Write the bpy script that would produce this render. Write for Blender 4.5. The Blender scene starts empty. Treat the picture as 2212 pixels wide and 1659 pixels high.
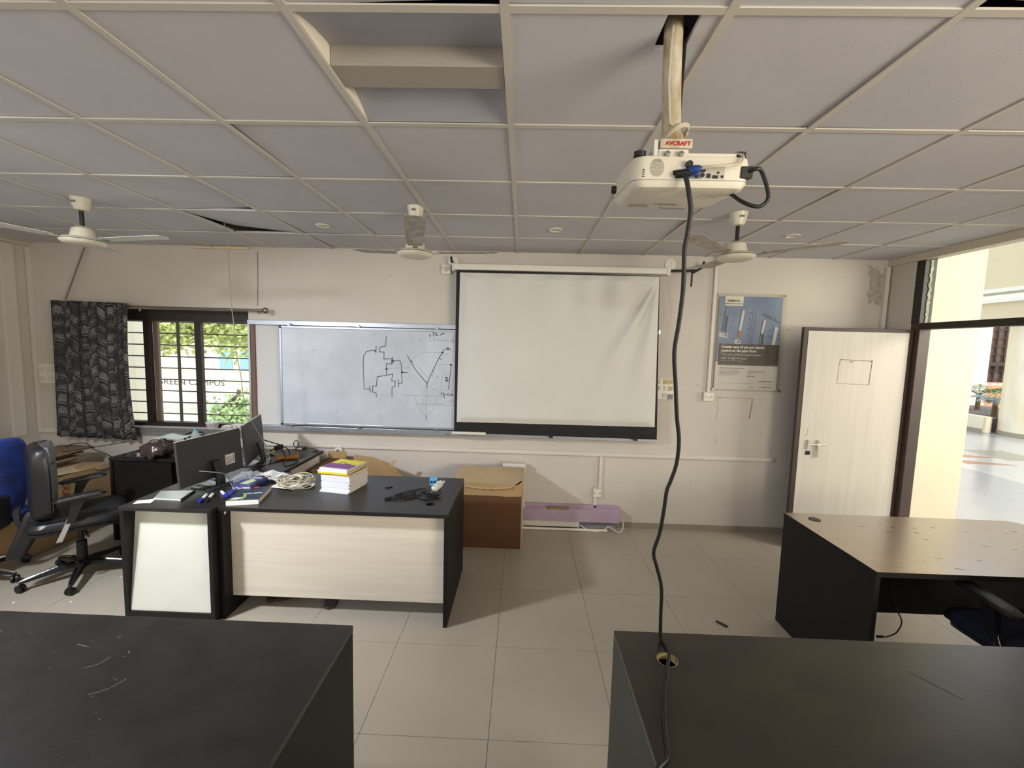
import bpy, math, random
from mathutils import Matrix, Vector
random.seed(7)
C = bpy.context.scene.collection
S = bpy.context.scene

# ---------------------------------------------------------------- camera, world, sun, area lights, exposure
cam_d = bpy.data.cameras.new('camera'); cam = bpy.data.objects.new('camera', cam_d); C.objects.link(cam)
cam_d.sensor_width = 36.0; cam_d.lens = 907.9 / 2212 * 36.0; cam_d.clip_start = 0.02; cam_d.clip_end = 200
cam.matrix_world = Matrix(((0.99934101, -0.02815874, 0.02290469, 0.0),
                           (0.02533768, 0.08932353, -0.99568032, 0.0),
                           (0.02599118, 0.99560454, 0.08997814, 1.809), (0, 0, 0, 1)))
S.camera = cam
S.view_settings.view_transform = 'Standard'; S.view_settings.look = 'None'
S.view_settings.gamma = 1.0; S.view_settings.use_curve_mapping = False
S.view_settings.exposure = 0.0

w = bpy.data.worlds.new('sky'); S.world = w; w.use_nodes = True
nt = w.node_tree; nt.nodes.clear()
wo = nt.nodes.new('ShaderNodeOutputWorld'); bg = nt.nodes.new('ShaderNodeBackground')
tc = nt.nodes.new('ShaderNodeTexCoord'); sx = nt.nodes.new('ShaderNodeSeparateXYZ'); cr = nt.nodes.new('ShaderNodeValToRGB')
nt.links.new(tc.outputs['Generated'], sx.inputs[0]); nt.links.new(sx.outputs['Z'], cr.inputs[0])
cr.color_ramp.elements[0].position = 0.0; cr.color_ramp.elements[0].color = (1.0, 0.97, 0.90, 1)
cr.color_ramp.elements[1].position = 0.7; cr.color_ramp.elements[1].color = (0.72, 0.84, 1.0, 1)
nt.links.new(cr.outputs[0], bg.inputs[0]); bg.inputs[1].default_value = 1.9
nt.links.new(bg.outputs[0], wo.inputs[0])

def sun(name, rot, strength, col, angle):
    l = bpy.data.lights.new(name, 'SUN'); l.energy = strength; l.color = col; l.angle = math.radians(angle)
    o = bpy.data.objects.new(name, l); C.objects.link(o); o.rotation_euler = [math.radians(a) for a in rot]; return o
def area(name, loc, target, sx_, sy_, power, col, spread=180):
    l = bpy.data.lights.new(name, 'AREA'); l.shape = 'RECTANGLE'; l.size = sx_; l.size_y = sy_; l.energy = power; l.color = col
    o = bpy.data.objects.new(name, l); C.objects.link(o); o.location = loc
    o.rotation_euler = (Vector(target) - Vector(loc)).to_track_quat('-Z', 'Y').to_euler(); l.spread = math.radians(spread); return o
sun('sun', (40, 8, -6), 2.6, (1.0, 0.95, 0.84), 1.0)                                        # high sun from behind the building
area('window_daylight_left', (-4.99, -0.6, 1.6), (-3.0, -0.4, 3.4), 2.6, 1.1, 40, (0.90, 0.93, 1.0))   # fills the left wall's window
area('window_daylight_rear', (-0.6, -3.97, 1.65), (-0.4, -2.0, 3.6), 4.6, 1.2, 36, (1.0, 0.97, 0.94))   # fills the rear wall's windows
area('fill_light_right', (3.43, -1.2, 1.7), (1.5, .4, 2.9), 2.3, 1.1, 150, (1.0, 0.91, 0.75))   # warm fill added in an unseen right-wall opening
area('passage_daylight_fill', (5.7, 1.9, 2.5), (3.0, 4.2, 1.7), 1.7, 1.7, 105, (1.0, 0.92, 0.76))   # added out of view, standing in for passage daylight through the door
area('ceiling_lamp', (-3.1, 1.15, 2.66), (-1.9, 2.5, 0), 0.24, 0.24, 68, (0.88, 0.93, 1.0), 125)

# ---------------------------------------------------------------- helpers
def lin(c):
    if isinstance(c, str): c = tuple(int(c[i:i + 2], 16) for i in (0, 2, 4))
    return tuple((v / 255 / 12.92) if v / 255 <= 0.04045 else ((v / 255 + 0.055) / 1.055) ** 2.4 for v in c) + (1.0,)
def N(t, kind, **kw):
    n = t.nodes.new(kind)
    for k, v in kw.items():
        if k in n.inputs: n.inputs[k].default_value = v
        else: setattr(n, k, v)
    return n
def M(name, col, rough=0.6, metal=0.0, var=0.0, scale=(4, 4, 4), detail=4.0, bump=0.0, bscale=60.0, spec=0.5, col2=None, coat=0.0):
    m = bpy.data.materials.new(name); m.use_nodes = True; t = m.node_tree; b = t.nodes['Principled BSDF']
    b.inputs['Base Color'].default_value = lin(col); b.inputs['Roughness'].default_value = rough
    b.inputs['Metallic'].default_value = metal; b.inputs['Specular IOR Level'].default_value = spec
    b.inputs['Coat Weight'].default_value = coat
    g = N(t, 'ShaderNodeNewGeometry')
    if var:
        mp = N(t, 'ShaderNodeMapping'); mp.inputs['Scale'].default_value = scale if isinstance(scale, tuple) else (scale,) * 3
        nz = N(t, 'ShaderNodeTexNoise', Scale=1.0, Detail=detail, Roughness=0.6)
        mx = N(t, 'ShaderNodeMix', data_type='RGBA'); c1 = lin(col)
        c2 = lin(col2) if col2 else tuple(v * (1 - var) for v in c1[:3]) + (1,)
        mx.inputs[6].default_value = c1; mx.inputs[7].default_value = c2
        rp = N(t, 'ShaderNodeValToRGB'); rp.color_ramp.elements[0].position = 0.35; rp.color_ramp.elements[1].position = 0.72
        t.links.new(g.outputs['Position'], mp.inputs[0]); t.links.new(mp.outputs[0], nz.inputs['Vector'])
        t.links.new(nz.outputs[0], rp.inputs[0]); t.links.new(rp.outputs[0], mx.inputs[0]); t.links.new(mx.outputs[2], b.inputs['Base Color'])
    if bump:
        nb = N(t, 'ShaderNodeTexNoise', Scale=bscale, Detail=3.0); bp = N(t, 'ShaderNodeBump', Strength=bump, Distance=0.01)
        t.links.new(g.outputs['Position'], nb.inputs['Vector']); t.links.new(nb.outputs[0], bp.inputs['Height']); t.links.new(bp.outputs[0], b.inputs['Normal'])
    return m
def glass(name, tint=(0.95, 0.97, 0.96), refl=0.08, rough=0.02, body=0.0, bodycol=(1, 1, 1)):
    m = bpy.data.materials.new(name); m.use_nodes = True; t = m.node_tree; t.nodes.clear()
    o = N(t, 'ShaderNodeOutputMaterial'); tr = N(t, 'ShaderNodeBsdfTransparent'); gl = N(t, 'ShaderNodeBsdfGlossy', Roughness=rough)
    tr.inputs[0].default_value = tint + (1,); fr = N(t, 'ShaderNodeFresnel', IOR=1.45); ge = N(t, 'ShaderNodeNewGeometry'); mr = N(t, 'ShaderNodeMapRange'); mr.inputs[3].default_value = 1.45; mr.inputs[4].default_value = 1 / 1.45; t.links.new(ge.outputs['Backfacing'], mr.inputs[0]); t.links.new(mr.outputs[0], fr.inputs[0]); mx = N(t, 'ShaderNodeMixShader')
    t.links.new(fr.outputs[0], mx.inputs[0]); t.links.new(tr.outputs[0], mx.inputs[1]); t.links.new(gl.outputs[0], mx.inputs[2]); last = mx
    if body:
        df = N(t, 'ShaderNodeBsdfDiffuse'); df.inputs[0].default_value = bodycol + (1,); m2 = N(t, 'ShaderNodeMixShader'); m2.inputs[0].default_value = body
        t.links.new(mx.outputs[0], m2.inputs[1]); t.links.new(df.outputs[0], m2.inputs[2]); last = m2
    t.links.new(last.outputs[0], o.inputs[0]); return m

class MB:
    def __init__(s): s.v = []; s.f = []; s.uv = None
    def add(s, vs, fs):
        n = len(s.v); s.v += [tuple(v) for v in vs]; s.f += [tuple(i + n for i in f) for f in fs]; return s
    def box(s, x0, x1, y0, y1, z0, z1, mat=None):
        p = [(x, y, z) for z in (z0, z1) for y in (y0, y1) for x in (x0, x1)]
        if mat is not None: p = [mat @ Vector(q) for q in p]
        return s.add(p, [(0, 2, 3, 1), (4, 5, 7, 6), (0, 1, 5, 4), (2, 6, 7, 3), (0, 4, 6, 2), (1, 3, 7, 5)])
    def tube(s, pts, r, seg=8, closed=False):
        pts = [Vector(p) for p in pts]; n = len(pts); rs = r if isinstance(r, (list, tuple)) else [r] * n; vs = []; up = None
        for i, p in enumerate(pts):
            d = (pts[min(i + 1, n - 1)] - pts[max(i - 1, 0)])
            if closed: d = pts[(i + 1) % n] - pts[i - 1]
            d = d.normalized() if d.length > 1e-9 else Vector((0, 0, 1))
            if up is None: up = d.orthogonal().normalized()
            up = (up - d * up.dot(d)); up = up.normalized() if up.length > 1e-6 else d.orthogonal().normalized(); q = d.cross(up)
            vs += [p + (up * math.cos(a) + q * math.sin(a)) * rs[i] for a in [2 * math.pi * k / seg for k in range(seg)]]
        fs = [(i * seg + k, i * seg + (k + 1) % seg, (i + 1) * seg + (k + 1) % seg, (i + 1) * seg + k) for i in range(n - 1) for k in range(seg)]
        if closed: fs += [((n - 1) * seg + k, (n - 1) * seg + (k + 1) % seg, (k + 1) % seg, k) for k in range(seg)]
        else: fs += [tuple(range(seg))[::-1], tuple((n - 1) * seg + k for k in range(seg))]
        return s.add(vs, fs)
    def lathe(s, prof, mat=None, seg=24):
        vs = []; m = mat or Matrix()
        for r, z in prof: vs += [m @ Vector((r * math.cos(a), r * math.sin(a), z)) for a in [2 * math.pi * k / seg for k in range(seg)]]
        n = len(prof)
        fs = [(i * seg + k, i * seg + (k + 1) % seg, (i + 1) * seg + (k + 1) % seg, (i + 1) * seg + k) for i in range(n - 1) for k in range(seg)]
        if prof[0][0] > 1e-4: fs.append(tuple(range(seg))[::-1])
        if prof[-1][0] > 1e-4: fs.append(tuple((n - 1) * seg + k for k in range(seg)))
        return s.add(vs, fs)
    def prism(s, poly, t0, t1, fn):
        n = len(poly); vs = [fn(a, b, t0) for a, b in poly] + [fn(a, b, t1) for a, b in poly]
        return s.add(vs, [tuple(range(n))[::-1], tuple(range(n, 2 * n))] + [(i, (i + 1) % n, n + (i + 1) % n, n + i) for i in range(n)])
    def loft(s, rings):
        n = len(rings[0]); vs = [p for r in rings for p in r]; k = len(rings)
        fs = [(i * n + j, i * n + (j + 1) % n, (i + 1) * n + (j + 1) % n, (i + 1) * n + j) for i in range(k - 1) for j in range(n)]
        return s.add(vs, fs + [tuple(range(n))[::-1], tuple((k - 1) * n + j for j in range(n))])
    def grid(s, fn, nu, nv):
        vs = [fn(i / nu, j / nv) for j in range(nv + 1) for i in range(nu + 1)]; a = nu + 1
        return s.add(vs, [(j * a + i, j * a + i + 1, (j + 1) * a + i + 1, (j + 1) * a + i) for j in range(nv) for i in range(nu)])
    def ribbon(s, pts, wd, fn):
        for (a, b), (c, d) in zip(pts, pts[1:]):
            L = math.hypot(c - a, d - b) or 1e-6; nx, ny = -(d - b) / L * wd / 2, (c - a) / L * wd / 2; ex, ey = (c - a) / L * wd / 3, (d - b) / L * wd / 3
            s.add([fn(a - ex + nx, b - ey + ny), fn(a - ex - nx, b - ey - ny), fn(c + ex - nx, d + ey - ny), fn(c + ex + nx, d + ey + ny)], [(0, 1, 2, 3)])
        return s

BASE = {}
def prop(o, label=None, cat=None, group=None, kind=None):
    for k, v in (('label', label), ('category', cat), ('group', group), ('kind', kind)):
        if v: o[k] = v
    return o
def thing(name, label, cat, loc=(0, 0, 0), rz=0.0, group=None):
    o = bpy.data.objects.new(name, None); C.objects.link(o); o.empty_display_size = 0.05
    o.location = loc; o.rotation_euler = (0, 0, rz); BASE[o] = Matrix.Translation(loc) @ Matrix.Rotation(rz, 4, 'Z')
    return prop(o, label, cat, group)
def build(name, mb, m, parent=None, smooth=False, bevel=0.0, seg=2, local=False, solid=0.0, sub=0, label=None):
    me = bpy.data.meshes.new(name); me.from_pydata([tuple(v) for v in mb.v], [], mb.f)
    import bmesh
    bm = bmesh.new(); bm.from_mesh(me)
    if not solid: bmesh.ops.recalc_face_normals(bm, faces=bm.faces)
    bm.to_mesh(me); bm.free()
    me.materials.append(m); o = bpy.data.objects.new(name, me); C.objects.link(o)
    if parent is not None:
        o.parent = parent; BASE[o] = BASE.get(parent, Matrix())
        if not local: me.transform(BASE[o].inverted())
    else: BASE[o] = Matrix()
    if smooth:
        me.polygons.foreach_set('use_smooth', [True] * len(me.polygons))
        if smooth != 'all': me.set_sharp_from_angle(angle=math.radians(40))
    if sub: md = o.modifiers.new('subdivision', 'SUBSURF'); md.levels = md.render_levels = sub
    if solid: md = o.modifiers.new('solid', 'SOLIDIFY'); md.thickness = solid; md.offset = 0
    if bevel: md = o.modifiers.new('bevel', 'BEVEL'); md.width = bevel; md.segments = seg; md.limit_method = 'ANGLE'
    if label: o['label'] = label
    return o
def struct(name, mb, m, parent=None, **kw):
    o = build(name, mb, m, parent, **kw)
    if parent is None: o['kind'] = 'structure'
    return o
def bx(*a): return MB().box(*a)
def single(name, mb, m, label, cat, group=None, **kw): return prop(build(name, mb, m, **kw), label, cat, group)
def copy_tree(o, loc, rz, label=None, group=None):
    c = o.copy(); C.objects.link(c); c.location = loc; c.rotation_euler = (0, 0, rz)
    if label: c['label'] = label
    if group: c['group'] = group
    for ch in list(o.children):
        k = ch.copy(); C.objects.link(k); k.parent = c
        for g in list(ch.children):
            q = g.copy(); C.objects.link(q); q.parent = k
    return c
def text(name, body, size, m, parent, mat, sx_=1.0, align='LEFT', bold=0.0, label=None):
    cu = bpy.data.curves.new(name, 'FONT'); cu.body = body; cu.size = size; cu.align_x = align; cu.offset = bold; cu.resolution_u = 3
    t = bpy.data.objects.new(name, cu); C.objects.link(t); bpy.context.view_layer.update()
    me = bpy.data.meshes.new_from_object(t.evaluated_get(bpy.context.evaluated_depsgraph_get()))
    bpy.data.objects.remove(t); bpy.data.curves.remove(cu)
    me.transform(Matrix.Diagonal((sx_, 1, 1, 1))); me.transform(mat); me.name = name
    if parent is not None: me.transform(BASE[parent].inverted())
    me.materials.clear(); me.materials.append(m)
    o = bpy.data.objects.new(name, me); C.objects.link(o)
    if parent is not None: o.parent = parent; BASE[o] = BASE[parent]
    if label: o['label'] = label
    return o
def facing_y(x, y, z, roll=0.0):      # text frame on a plane facing -Y (towards the room), reading left to right along +X
    return Matrix.Translation((x, y, z)) @ Matrix.Rotation(roll, 4, 'Y') @ Matrix.Rotation(math.pi / 2, 4, 'X')
def rrect(w_, h_, r, n=4):
    out = []
    for cx, cy, a0 in ((w_ / 2 - r, h_ / 2 - r, 0), (-w_ / 2 + r, h_ / 2 - r, 90), (-w_ / 2 + r, -h_ / 2 + r, 180), (w_ / 2 - r, -h_ / 2 + r, 270)):
        out += [(cx + r * math.cos(math.radians(a0 + 90 * k / n)), cy + r * math.sin(math.radians(a0 + 90 * k / n))) for k in range(n + 1)]
    return out
def smooth_path(pts, n=6):
    P = [Vector(p) for p in pts]; out = []
    for i in range(len(P) - 1):
        a, b, c, d = P[max(i - 1, 0)], P[i], P[i + 1], P[min(i + 2, len(P) - 1)]
        for k in range(n):
            t = k / n; out.append(0.5 * ((2 * b) + (c - a) * t + (2 * a - 5 * b + 4 * c - d) * t * t + (3 * b - a - 3 * c + d) * t ** 3))
    return out + [P[-1]]
def xf(pos, rz=0, rx=0, ry=0): return Matrix.Translation(pos) @ Matrix.Rotation(rz, 4, 'Z') @ Matrix.Rotation(ry, 4, 'Y') @ Matrix.Rotation(rx, 4, 'X')

# ---------------------------------------------------------------- materials
m_wall = M('wall_paint', (208, 200, 189), 0.85, var=0.10, scale=1.1, bump=0.12, bscale=40)
m_tile = M('ceiling_board', (203, 201, 204), 0.9, var=0.08, scale=1.6, bump=0.10, bscale=220)
m_bar = M('ceiling_grid_metal', (205, 199, 188), 0.55)
m_slab = M('concrete_slab', (150, 152, 160), 0.9, var=0.15, scale=3)
m_floor = M('vitrified_tile', (172, 162, 146), 0.30, var=0.07, scale=2.2, spec=0.45)
m_joint = M('tile_joint', (96, 90, 82), 0.8)
m_skirt = M('skirting_tile', (150, 140, 124), 0.5, var=0.1, scale=4)
m_black = M('black_laminate', (36, 33, 31), 0.36, var=0.35, scale=(3, 30, 30), spec=0.55, bump=0.03, bscale=300)
m_blackv = M('black_laminate_panel', (24, 22, 20), 0.55, var=0.25, scale=8, spec=0.28)
m_cream = M('cream_laminate', (224, 215, 198), 0.55, var=0.10, scale=(1.2, 10, 22), col2=(212, 200, 184))
m_wb = M('whiteboard_enamel', (202, 207, 217), 0.24, var=0.07, scale=3.0, col2=(184, 189, 199))
m_alu = M('aluminium', (178, 182, 190), 0.38, metal=0.85)
m_white = M('white_plastic', (226, 221, 206), 0.45)
m_whiter = M('white_painted_plastic', (218, 214, 204), 0.5)
m_grey = M('grey_plastic', (120, 120, 120), 0.5)
m_dark = M('black_plastic', (22, 22, 23), 0.42)
m_rubber = M('black_rubber_cable', (17, 17, 17), 0.5)
m_chrome = M('chrome', (215, 215, 220), 0.14, metal=1.0)
m_steel = M('steel', (170, 168, 160), 0.3, metal=0.9)
m_brown = M('brown_frame', (72, 56, 47), 0.5, var=0.2, scale=12)
m_dbrown = M('dark_brown_frame', (44, 33, 28), 0.5, var=0.2, scale=12)
m_screen = M('screen_vinyl', (216, 214, 206), 0.75, var=0.05, scale=2.0)
m_blackcloth = M('black_screen_border', (14, 14, 15), 0.7)
m_card = M('cardboard', (176, 144, 102), 0.85, var=0.18, scale=7, bump=0.05)
m_cardin = M('cardboard_light', (196, 172, 136), 0.85, var=0.15, scale=7)
m_cardsh = M('shaded_brown_cardboard', (96, 62, 32), 0.8, var=0.15, scale=(9, 9, 4))  # darker cardboard, the cartons' shade put into the base colour
m_leather = M('black_leather', (26, 26, 28), 0.36, bump=0.08, bscale=180)
m_blue = M('blue_fabric', (38, 64, 150), 0.8, var=0.15, scale=30, bump=0.1, bscale=300)
m_dblue = M('navy_fabric', (20, 28, 66), 0.85, var=0.2, scale=30)
m_ink = M('marker_ink', (40, 42, 52), 0.6)
m_inkf = M('faint_marker_ink', (150, 154, 162), 0.6)
m_paper = M('white_paper', (232, 231, 226), 0.8)
m_beige = M('beige_cable', (196, 186, 160), 0.5)
m_glass = glass('window_glass')
m_acryl = glass('acrylic', (0.985, 0.975, 0.95), body=0.05, bodycol=(0.8, 0.72, 0.58))
# ================================================================ SETTING
XL, XR, YB, YR, ZC = -4.95, 3.46, 4.154, -4.0, 2.705
# floor: dark joint bed with 600 mm tiles
floor = struct('floor', bx(XL, XR, YR, YB, -0.06, -0.004), m_joint)
tile_me = None
for i in range(-9, 7):
    for j in range(-11, 4):
        x0, y0 = -0.108 + i * 0.6, 2.378 + j * 0.6
        x1, y1 = min(x0 + 0.6, XR), min(y0 + 0.6, YB); a0, b0 = max(x0, XL), max(y0, YR)
        if x1 - a0 < 0.02 or y1 - b0 < 0.02: continue
        full = (x1 - a0) > 0.599 and (y1 - b0) > 0.599
        if full and tile_me is not None:
            o = bpy.data.objects.new('floor_tile', tile_me); C.objects.link(o); o.parent = floor; o.location = (x0, y0, 0)
        else:
            o = build('floor_tile', bx(a0 - x0 + 0.0011, x1 - x0 - 0.0011, b0 - y0 + 0.0011, y1 - y0 - 0.0011, -0.010, 0.0), m_floor, floor, local=True); o.location = (x0, y0, 0)
            if full: tile_me = o.data
# walls
WX0, WX1, WZ0, WZ1 = -4.60, -2.735, 0.885, 2.085
wb = MB(); wb.box(XL - 0.2, WX0, YB, YB + 0.2, -0.1, 3.05).box(WX1, XR + 0.14, YB, YB + 0.2, -0.1, 3.05).box(WX0, WX1, YB, YB + 0.2, -0.1, WZ0).box(WX0, WX1, YB, YB + 0.2, WZ1, 3.05)
wall_back = struct('wall_back', wb, m_wall)
wl = MB(); LY0, LY1, LZ0, LZ1 = -1.95, 0.75, 1.02, 2.2
wl.box(XL - 0.2, XL, YR, LY0, -0.1, 3.05).box(XL - 0.2, XL, LY1, YB, -0.1, 3.05).box(XL - 0.2, XL, LY0, LY1, -0.1, LZ0).box(XL - 0.2, XL, LY0, LY1, LZ1, 3.05)
struct('wall_left', wl, m_wall)
wr = MB(); wr.box(XR, XR + 0.14, 3.88, YB, -0.1, 3.05).box(XR, XR + 0.14, 0.0, 2.72, -0.1, 3.05).box(XR, XR + 0.14, YR, -2.4, -0.1, 3.05).box(XR, XR + 0.14, -2.4, 0.0, -0.1, 1.1).box(XR, XR + 0.14, -2.4, 0.0, 2.3, 3.05).box(XR, XR + 0.14, 2.72, 3.88, 2.66, 3.05)
struct('wall_right', wr, m_wall)
rw = MB(); RX0, RX1, RZ0, RZ1 = -3.0, 1.8, 1.0, 2.3
rw.box(XL - 0.2, RX0, YR - 0.2, YR, -0.1, 3.05).box(RX1, XR + 0.14, YR - 0.2, YR, -0.1, 3.05).box(RX0, RX1, YR - 0.2, YR, -0.1, RZ0).box(RX0, RX1, YR - 0.2, YR, RZ1, 3.05)
struct('wall_rear', rw, m_wall)
# peeled plaster and old tape marks belong to the wall
m_peel = M('bare_plaster', (190, 183, 166), 0.95, var=0.4, scale=26, bump=0.5, bscale=60)
peel = [(3.219, 2.667), (3.271, 2.664), (3.300, 2.640), (3.318, 2.63), (3.346, 2.653), (3.36, 2.61), (3.387, 2.589), (3.437, 2.56), (3.445, 2.47), (3.45, 2.374), (3.429, 2.308), (3.40, 2.30), (3.375, 2.285), (3.34, 2.328), (3.31, 2.30), (3.281, 2.304), (3.29, 2.35), (3.264, 2.391), (3.285, 2.44), (3.279, 2.5), (3.29, 2.54), (3.253, 2.586), (3.27, 2.63)]
jit = []
for (a, b), (c, d) in zip(peel, peel[1:] + peel[:1]):
    jit += [(a, b), ((a + c) / 2 + random.uniform(-.012, .012), (b + d) / 2 + random.uniform(-.012, .012))]
build('peeled_plaster', MB().prism(jit, YB + 0.01, YB - 0.0015, lambda a, b, t: (a, t, b)), m_peel, wall_back, label='patch of bare grey plaster where paint peeled')
m_stain = M('tape_residue', (160, 144, 120), 0.9, var=0.6, scale=60, col2=(204, 195, 180))
tp = MB(); f = lambda a, b: (a, YB - 0.0008, b)
def ragged(p, q, n=14, am=0.004): return [(p[0] + (q[0] - p[0]) * k / n + random.uniform(-am, am), p[1] + (q[1] - p[1]) * k / n + random.uniform(-am, am)) for k in range(n + 1)]
tp.ribbon(ragged((1.942, 1.361), (2.28, 1.352)), 0.006, f).ribbon(ragged((1.942, 1.361), (1.93, 1.144)), 0.004, f).ribbon(ragged((2.268, 1.352), (2.255, 1.154)), 0.009, f)
for k in range(46):
    x, z = random.choice([(1.75, 0.45), (0.5, 0.62), (2.0, 1.0), (1.0, 0.25), (0.0, 2.4), (-3.4, 2.4), (2.6, 0.5)]); x += random.gauss(0, 0.35); z += random.gauss(0, 0.14)
    tp.ribbon(ragged((x, z), (x + random.uniform(-.012, .012), z + random.uniform(-.012, .012)), 2, .003), random.uniform(.003, .008), f)
for x, z in ((1.72, 1.47), (2.55, 2.03), (1.93, 0.93), (1.94, 0.90), (-1.32, 2.46)): tp.ribbon([(x, z), (x + .014, z + .006)], 0.012, f)
o = build('wall_scuffs', tp, m_stain, wall_back); o['kind'] = 'stuff'
bb = struct('baseboard_back', MB(), m_skirt)
for k in range(14): build('baseboard_tile', bx(XL + k * 0.6 + 0.001, min(XL + k * 0.6 + 0.599, XR), YB - 0.010, YB, 0.0, 0.058), m_skirt, bb)
struct('baseboard_left', bx(XL, XL + 0.010, YR, YB - 0.012, 0, 0.058), m_skirt)
# ceiling: slab, grid bars, 600 mm boards (a few of them lifted, one missing, one cut for the pole)
ceiling = struct('ceiling', bx(XL - 0.2, XR + 0.14, YR - 0.2, YB + 0.2, 2.96, 3.06), m_slab)
gx = [-0.073 + 0.6 * i for i in range(-8, 6)]; gy = [1.809 + 0.6 * j for j in range(-9, 4)]
for x in gx: build('ceiling_bar', bx(x - 0.0125, x + 0.0125, YR, YB, 2.7035, 2.709), m_bar, ceiling)
for y in gy: build('ceiling_bar', bx(XL, XR, y - 0.0125, y + 0.0125, 2.7045, 2.7095), m_bar, ceiling)
lift = {(-4, 2): (0.030, 'fl', 0.055), (-4, 1): (0.0, 'fr', 0.022), (-2, 0): (0, 'nl', 0.010), (2, -1): (0, 'fl', 0.006), (1, -1): (0, 'fr', 0.006), (2, -2): (0, 'fl', 0.03), (3, -2): (0, 'fr', .02), (-1, -2): (0, 'fr', .02),
        (1, 2): (0, 'nr', 0.012), (-5, 2): (0, 'fr', 0.006), (-3, 3): (0, 'fl', 0.012), (-2, 2): (0, 'fl', 0.005), (3, -1): (0, 'fl', 0.006), (-3, 2): (0, 'fl', 0.006)}
ct_me = None
for i in range(-9, 7):
    for j in range(-10, 5):
        x0, y0 = -0.073 + 0.6 * i, 1.809 + 0.6 * j
        a0, a1, b0, b1 = max(x0, XL), min(x0 + 0.6, XR), max(y0, YR), min(y0 + 0.6, YB)
        if a1 - a0 < 0.03 or b1 - b0 < 0.03 or (i, j) == (-1, -1): continue
        if (i, j) == (0, -1):
            t = MB(); t.box(0.005, 0.440, 0.005, 0.595, 0, 0.014).box(0.532, 0.595, 0.005, 0.595, 0, 0.014).box(0.440, 0.532, 0.155, 0.595, 0, 0.014).box(0.440, 0.532, 0.005, 0.012, 0, 0.014)
            t = build('ceiling_tile', t, m_tile, ceiling, local=True, label='ceiling board with a hole cut for the projector pole'); t.location = (x0, y0, 2.7098); continue
        c = {'nl': 0, 'nr': 0, 'fl': 0, 'fr': 0}
        full = a1 - a0 > 0.59 and b1 - b0 > 0.59
        if (i, j) in lift: c[lift[(i, j)][1]] = lift[(i, j)][2]
        elif full and ct_me is not None and random.random() < 0.55:
            o = bpy.data.objects.new('ceiling_tile', ct_me); C.objects.link(o); o.parent = ceiling; o.location = (x0, y0, 2.7098); continue
        elif full and ct_me is not None: c[random.choice('nl nr fl fr'.split())] = random.uniform(0.001, 0.005)
        u0, u1, v0, v1 = a0 - x0 + .005, a1 - x0 - .005, b0 - y0 + .005, b1 - y0 - .005
        def h(u, v): return c['nl'] * (1 - u) * (1 - v) + c['nr'] * u * (1 - v) + c['fl'] * (1 - u) * v + c['fr'] * u * v
        def fn(u, v): return (u0 + (u1 - u0) * u, v0 + (v1 - v0) * v, h(u, v))
        q = [fn(0, 0), fn(1, 0), fn(1, 1), fn(0, 1)]
        t = MB().add(q + [(a, b, z + .014) for a, b, z in q], [(0, 1, 2, 3), (4, 7, 6, 5), (0, 4, 5, 1), (1, 5, 6, 2), (2, 6, 7, 3), (3, 7, 4, 0)])
        o = build('ceiling_tile', t, m_tile, ceiling, local=True); o.location = (x0, y0, 2.7098)
        if full and ct_me is None: ct_me = o.data
m_trim = M('ceiling_edge_trim', (206, 196, 176), 0.5)
struct('trim_1', bx(XR - 0.024, XR + 0.02, YR, YB, 2.645, 2.708), m_trim)
struct('trim_2', MB().box(XL, XL + 0.024, YR, YB, 2.672, 2.708), m_trim)
# window in the back wall: brown sliding frame, three panes, grille of bars outside
win = struct('window_1', MB().box(WX0, WX1, 4.235, 4.315, 1.972, WZ1).box(WX0, WX1, 4.235, 4.32, WZ0, 0.925).box(WX0, WX0 + .05, 4.235, 4.315, WZ0, WZ1).box(WX1 - .022, WX1, 4.235, 4.315, WZ0, WZ1), m_dbrown)
for x in (-3.86, -3.325): build('window_mullion', bx(x - .032, x + .032, 4.24, 4.28, 0.925, 1.990), m_dbrown, win)
build('window_mullion', bx(-3.828, -3.780, 4.281, 4.31, 0.925, 1.990), M('sash_brown', (112, 92, 78), .5), win)
for a, b, y in ((-4.55, -3.88, 4.265), (-3.83, -3.34, 4.296), (-3.30, -2.757, 4.265)): build('window_pane', bx(a, b, y, y + .004, 0.925, 1.990), m_glass, win)
m_grille = M('grille_paint', (86, 74, 66), 0.5)
for k in range(9): build('grille_bar', MB().tube([(WX0, 4.338, 1.00 + k * 0.121), (WX1, 4.338, 1.00 + k * 0.121)], 0.0065, 8), m_grille, win)
for x in (-3.60,): build('grille_bar', bx(x - .016, x + .016, 4.325, 4.331, 0.925, 1.990), m_grille, win)
sill = build('window_sill', bx(WX0, WX1, 4.140, 4.235, 0.850, 0.8845), M('granite_sill', (128, 126, 124), .5, var=.2, scale=30), win)
build('window_sill_apron', bx(WX0, WX1, 4.146, 4.1538, 0.80, 0.8498), M('grey_sill_apron', (136, 134, 132), .6, var=.15, scale=12), win)
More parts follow.
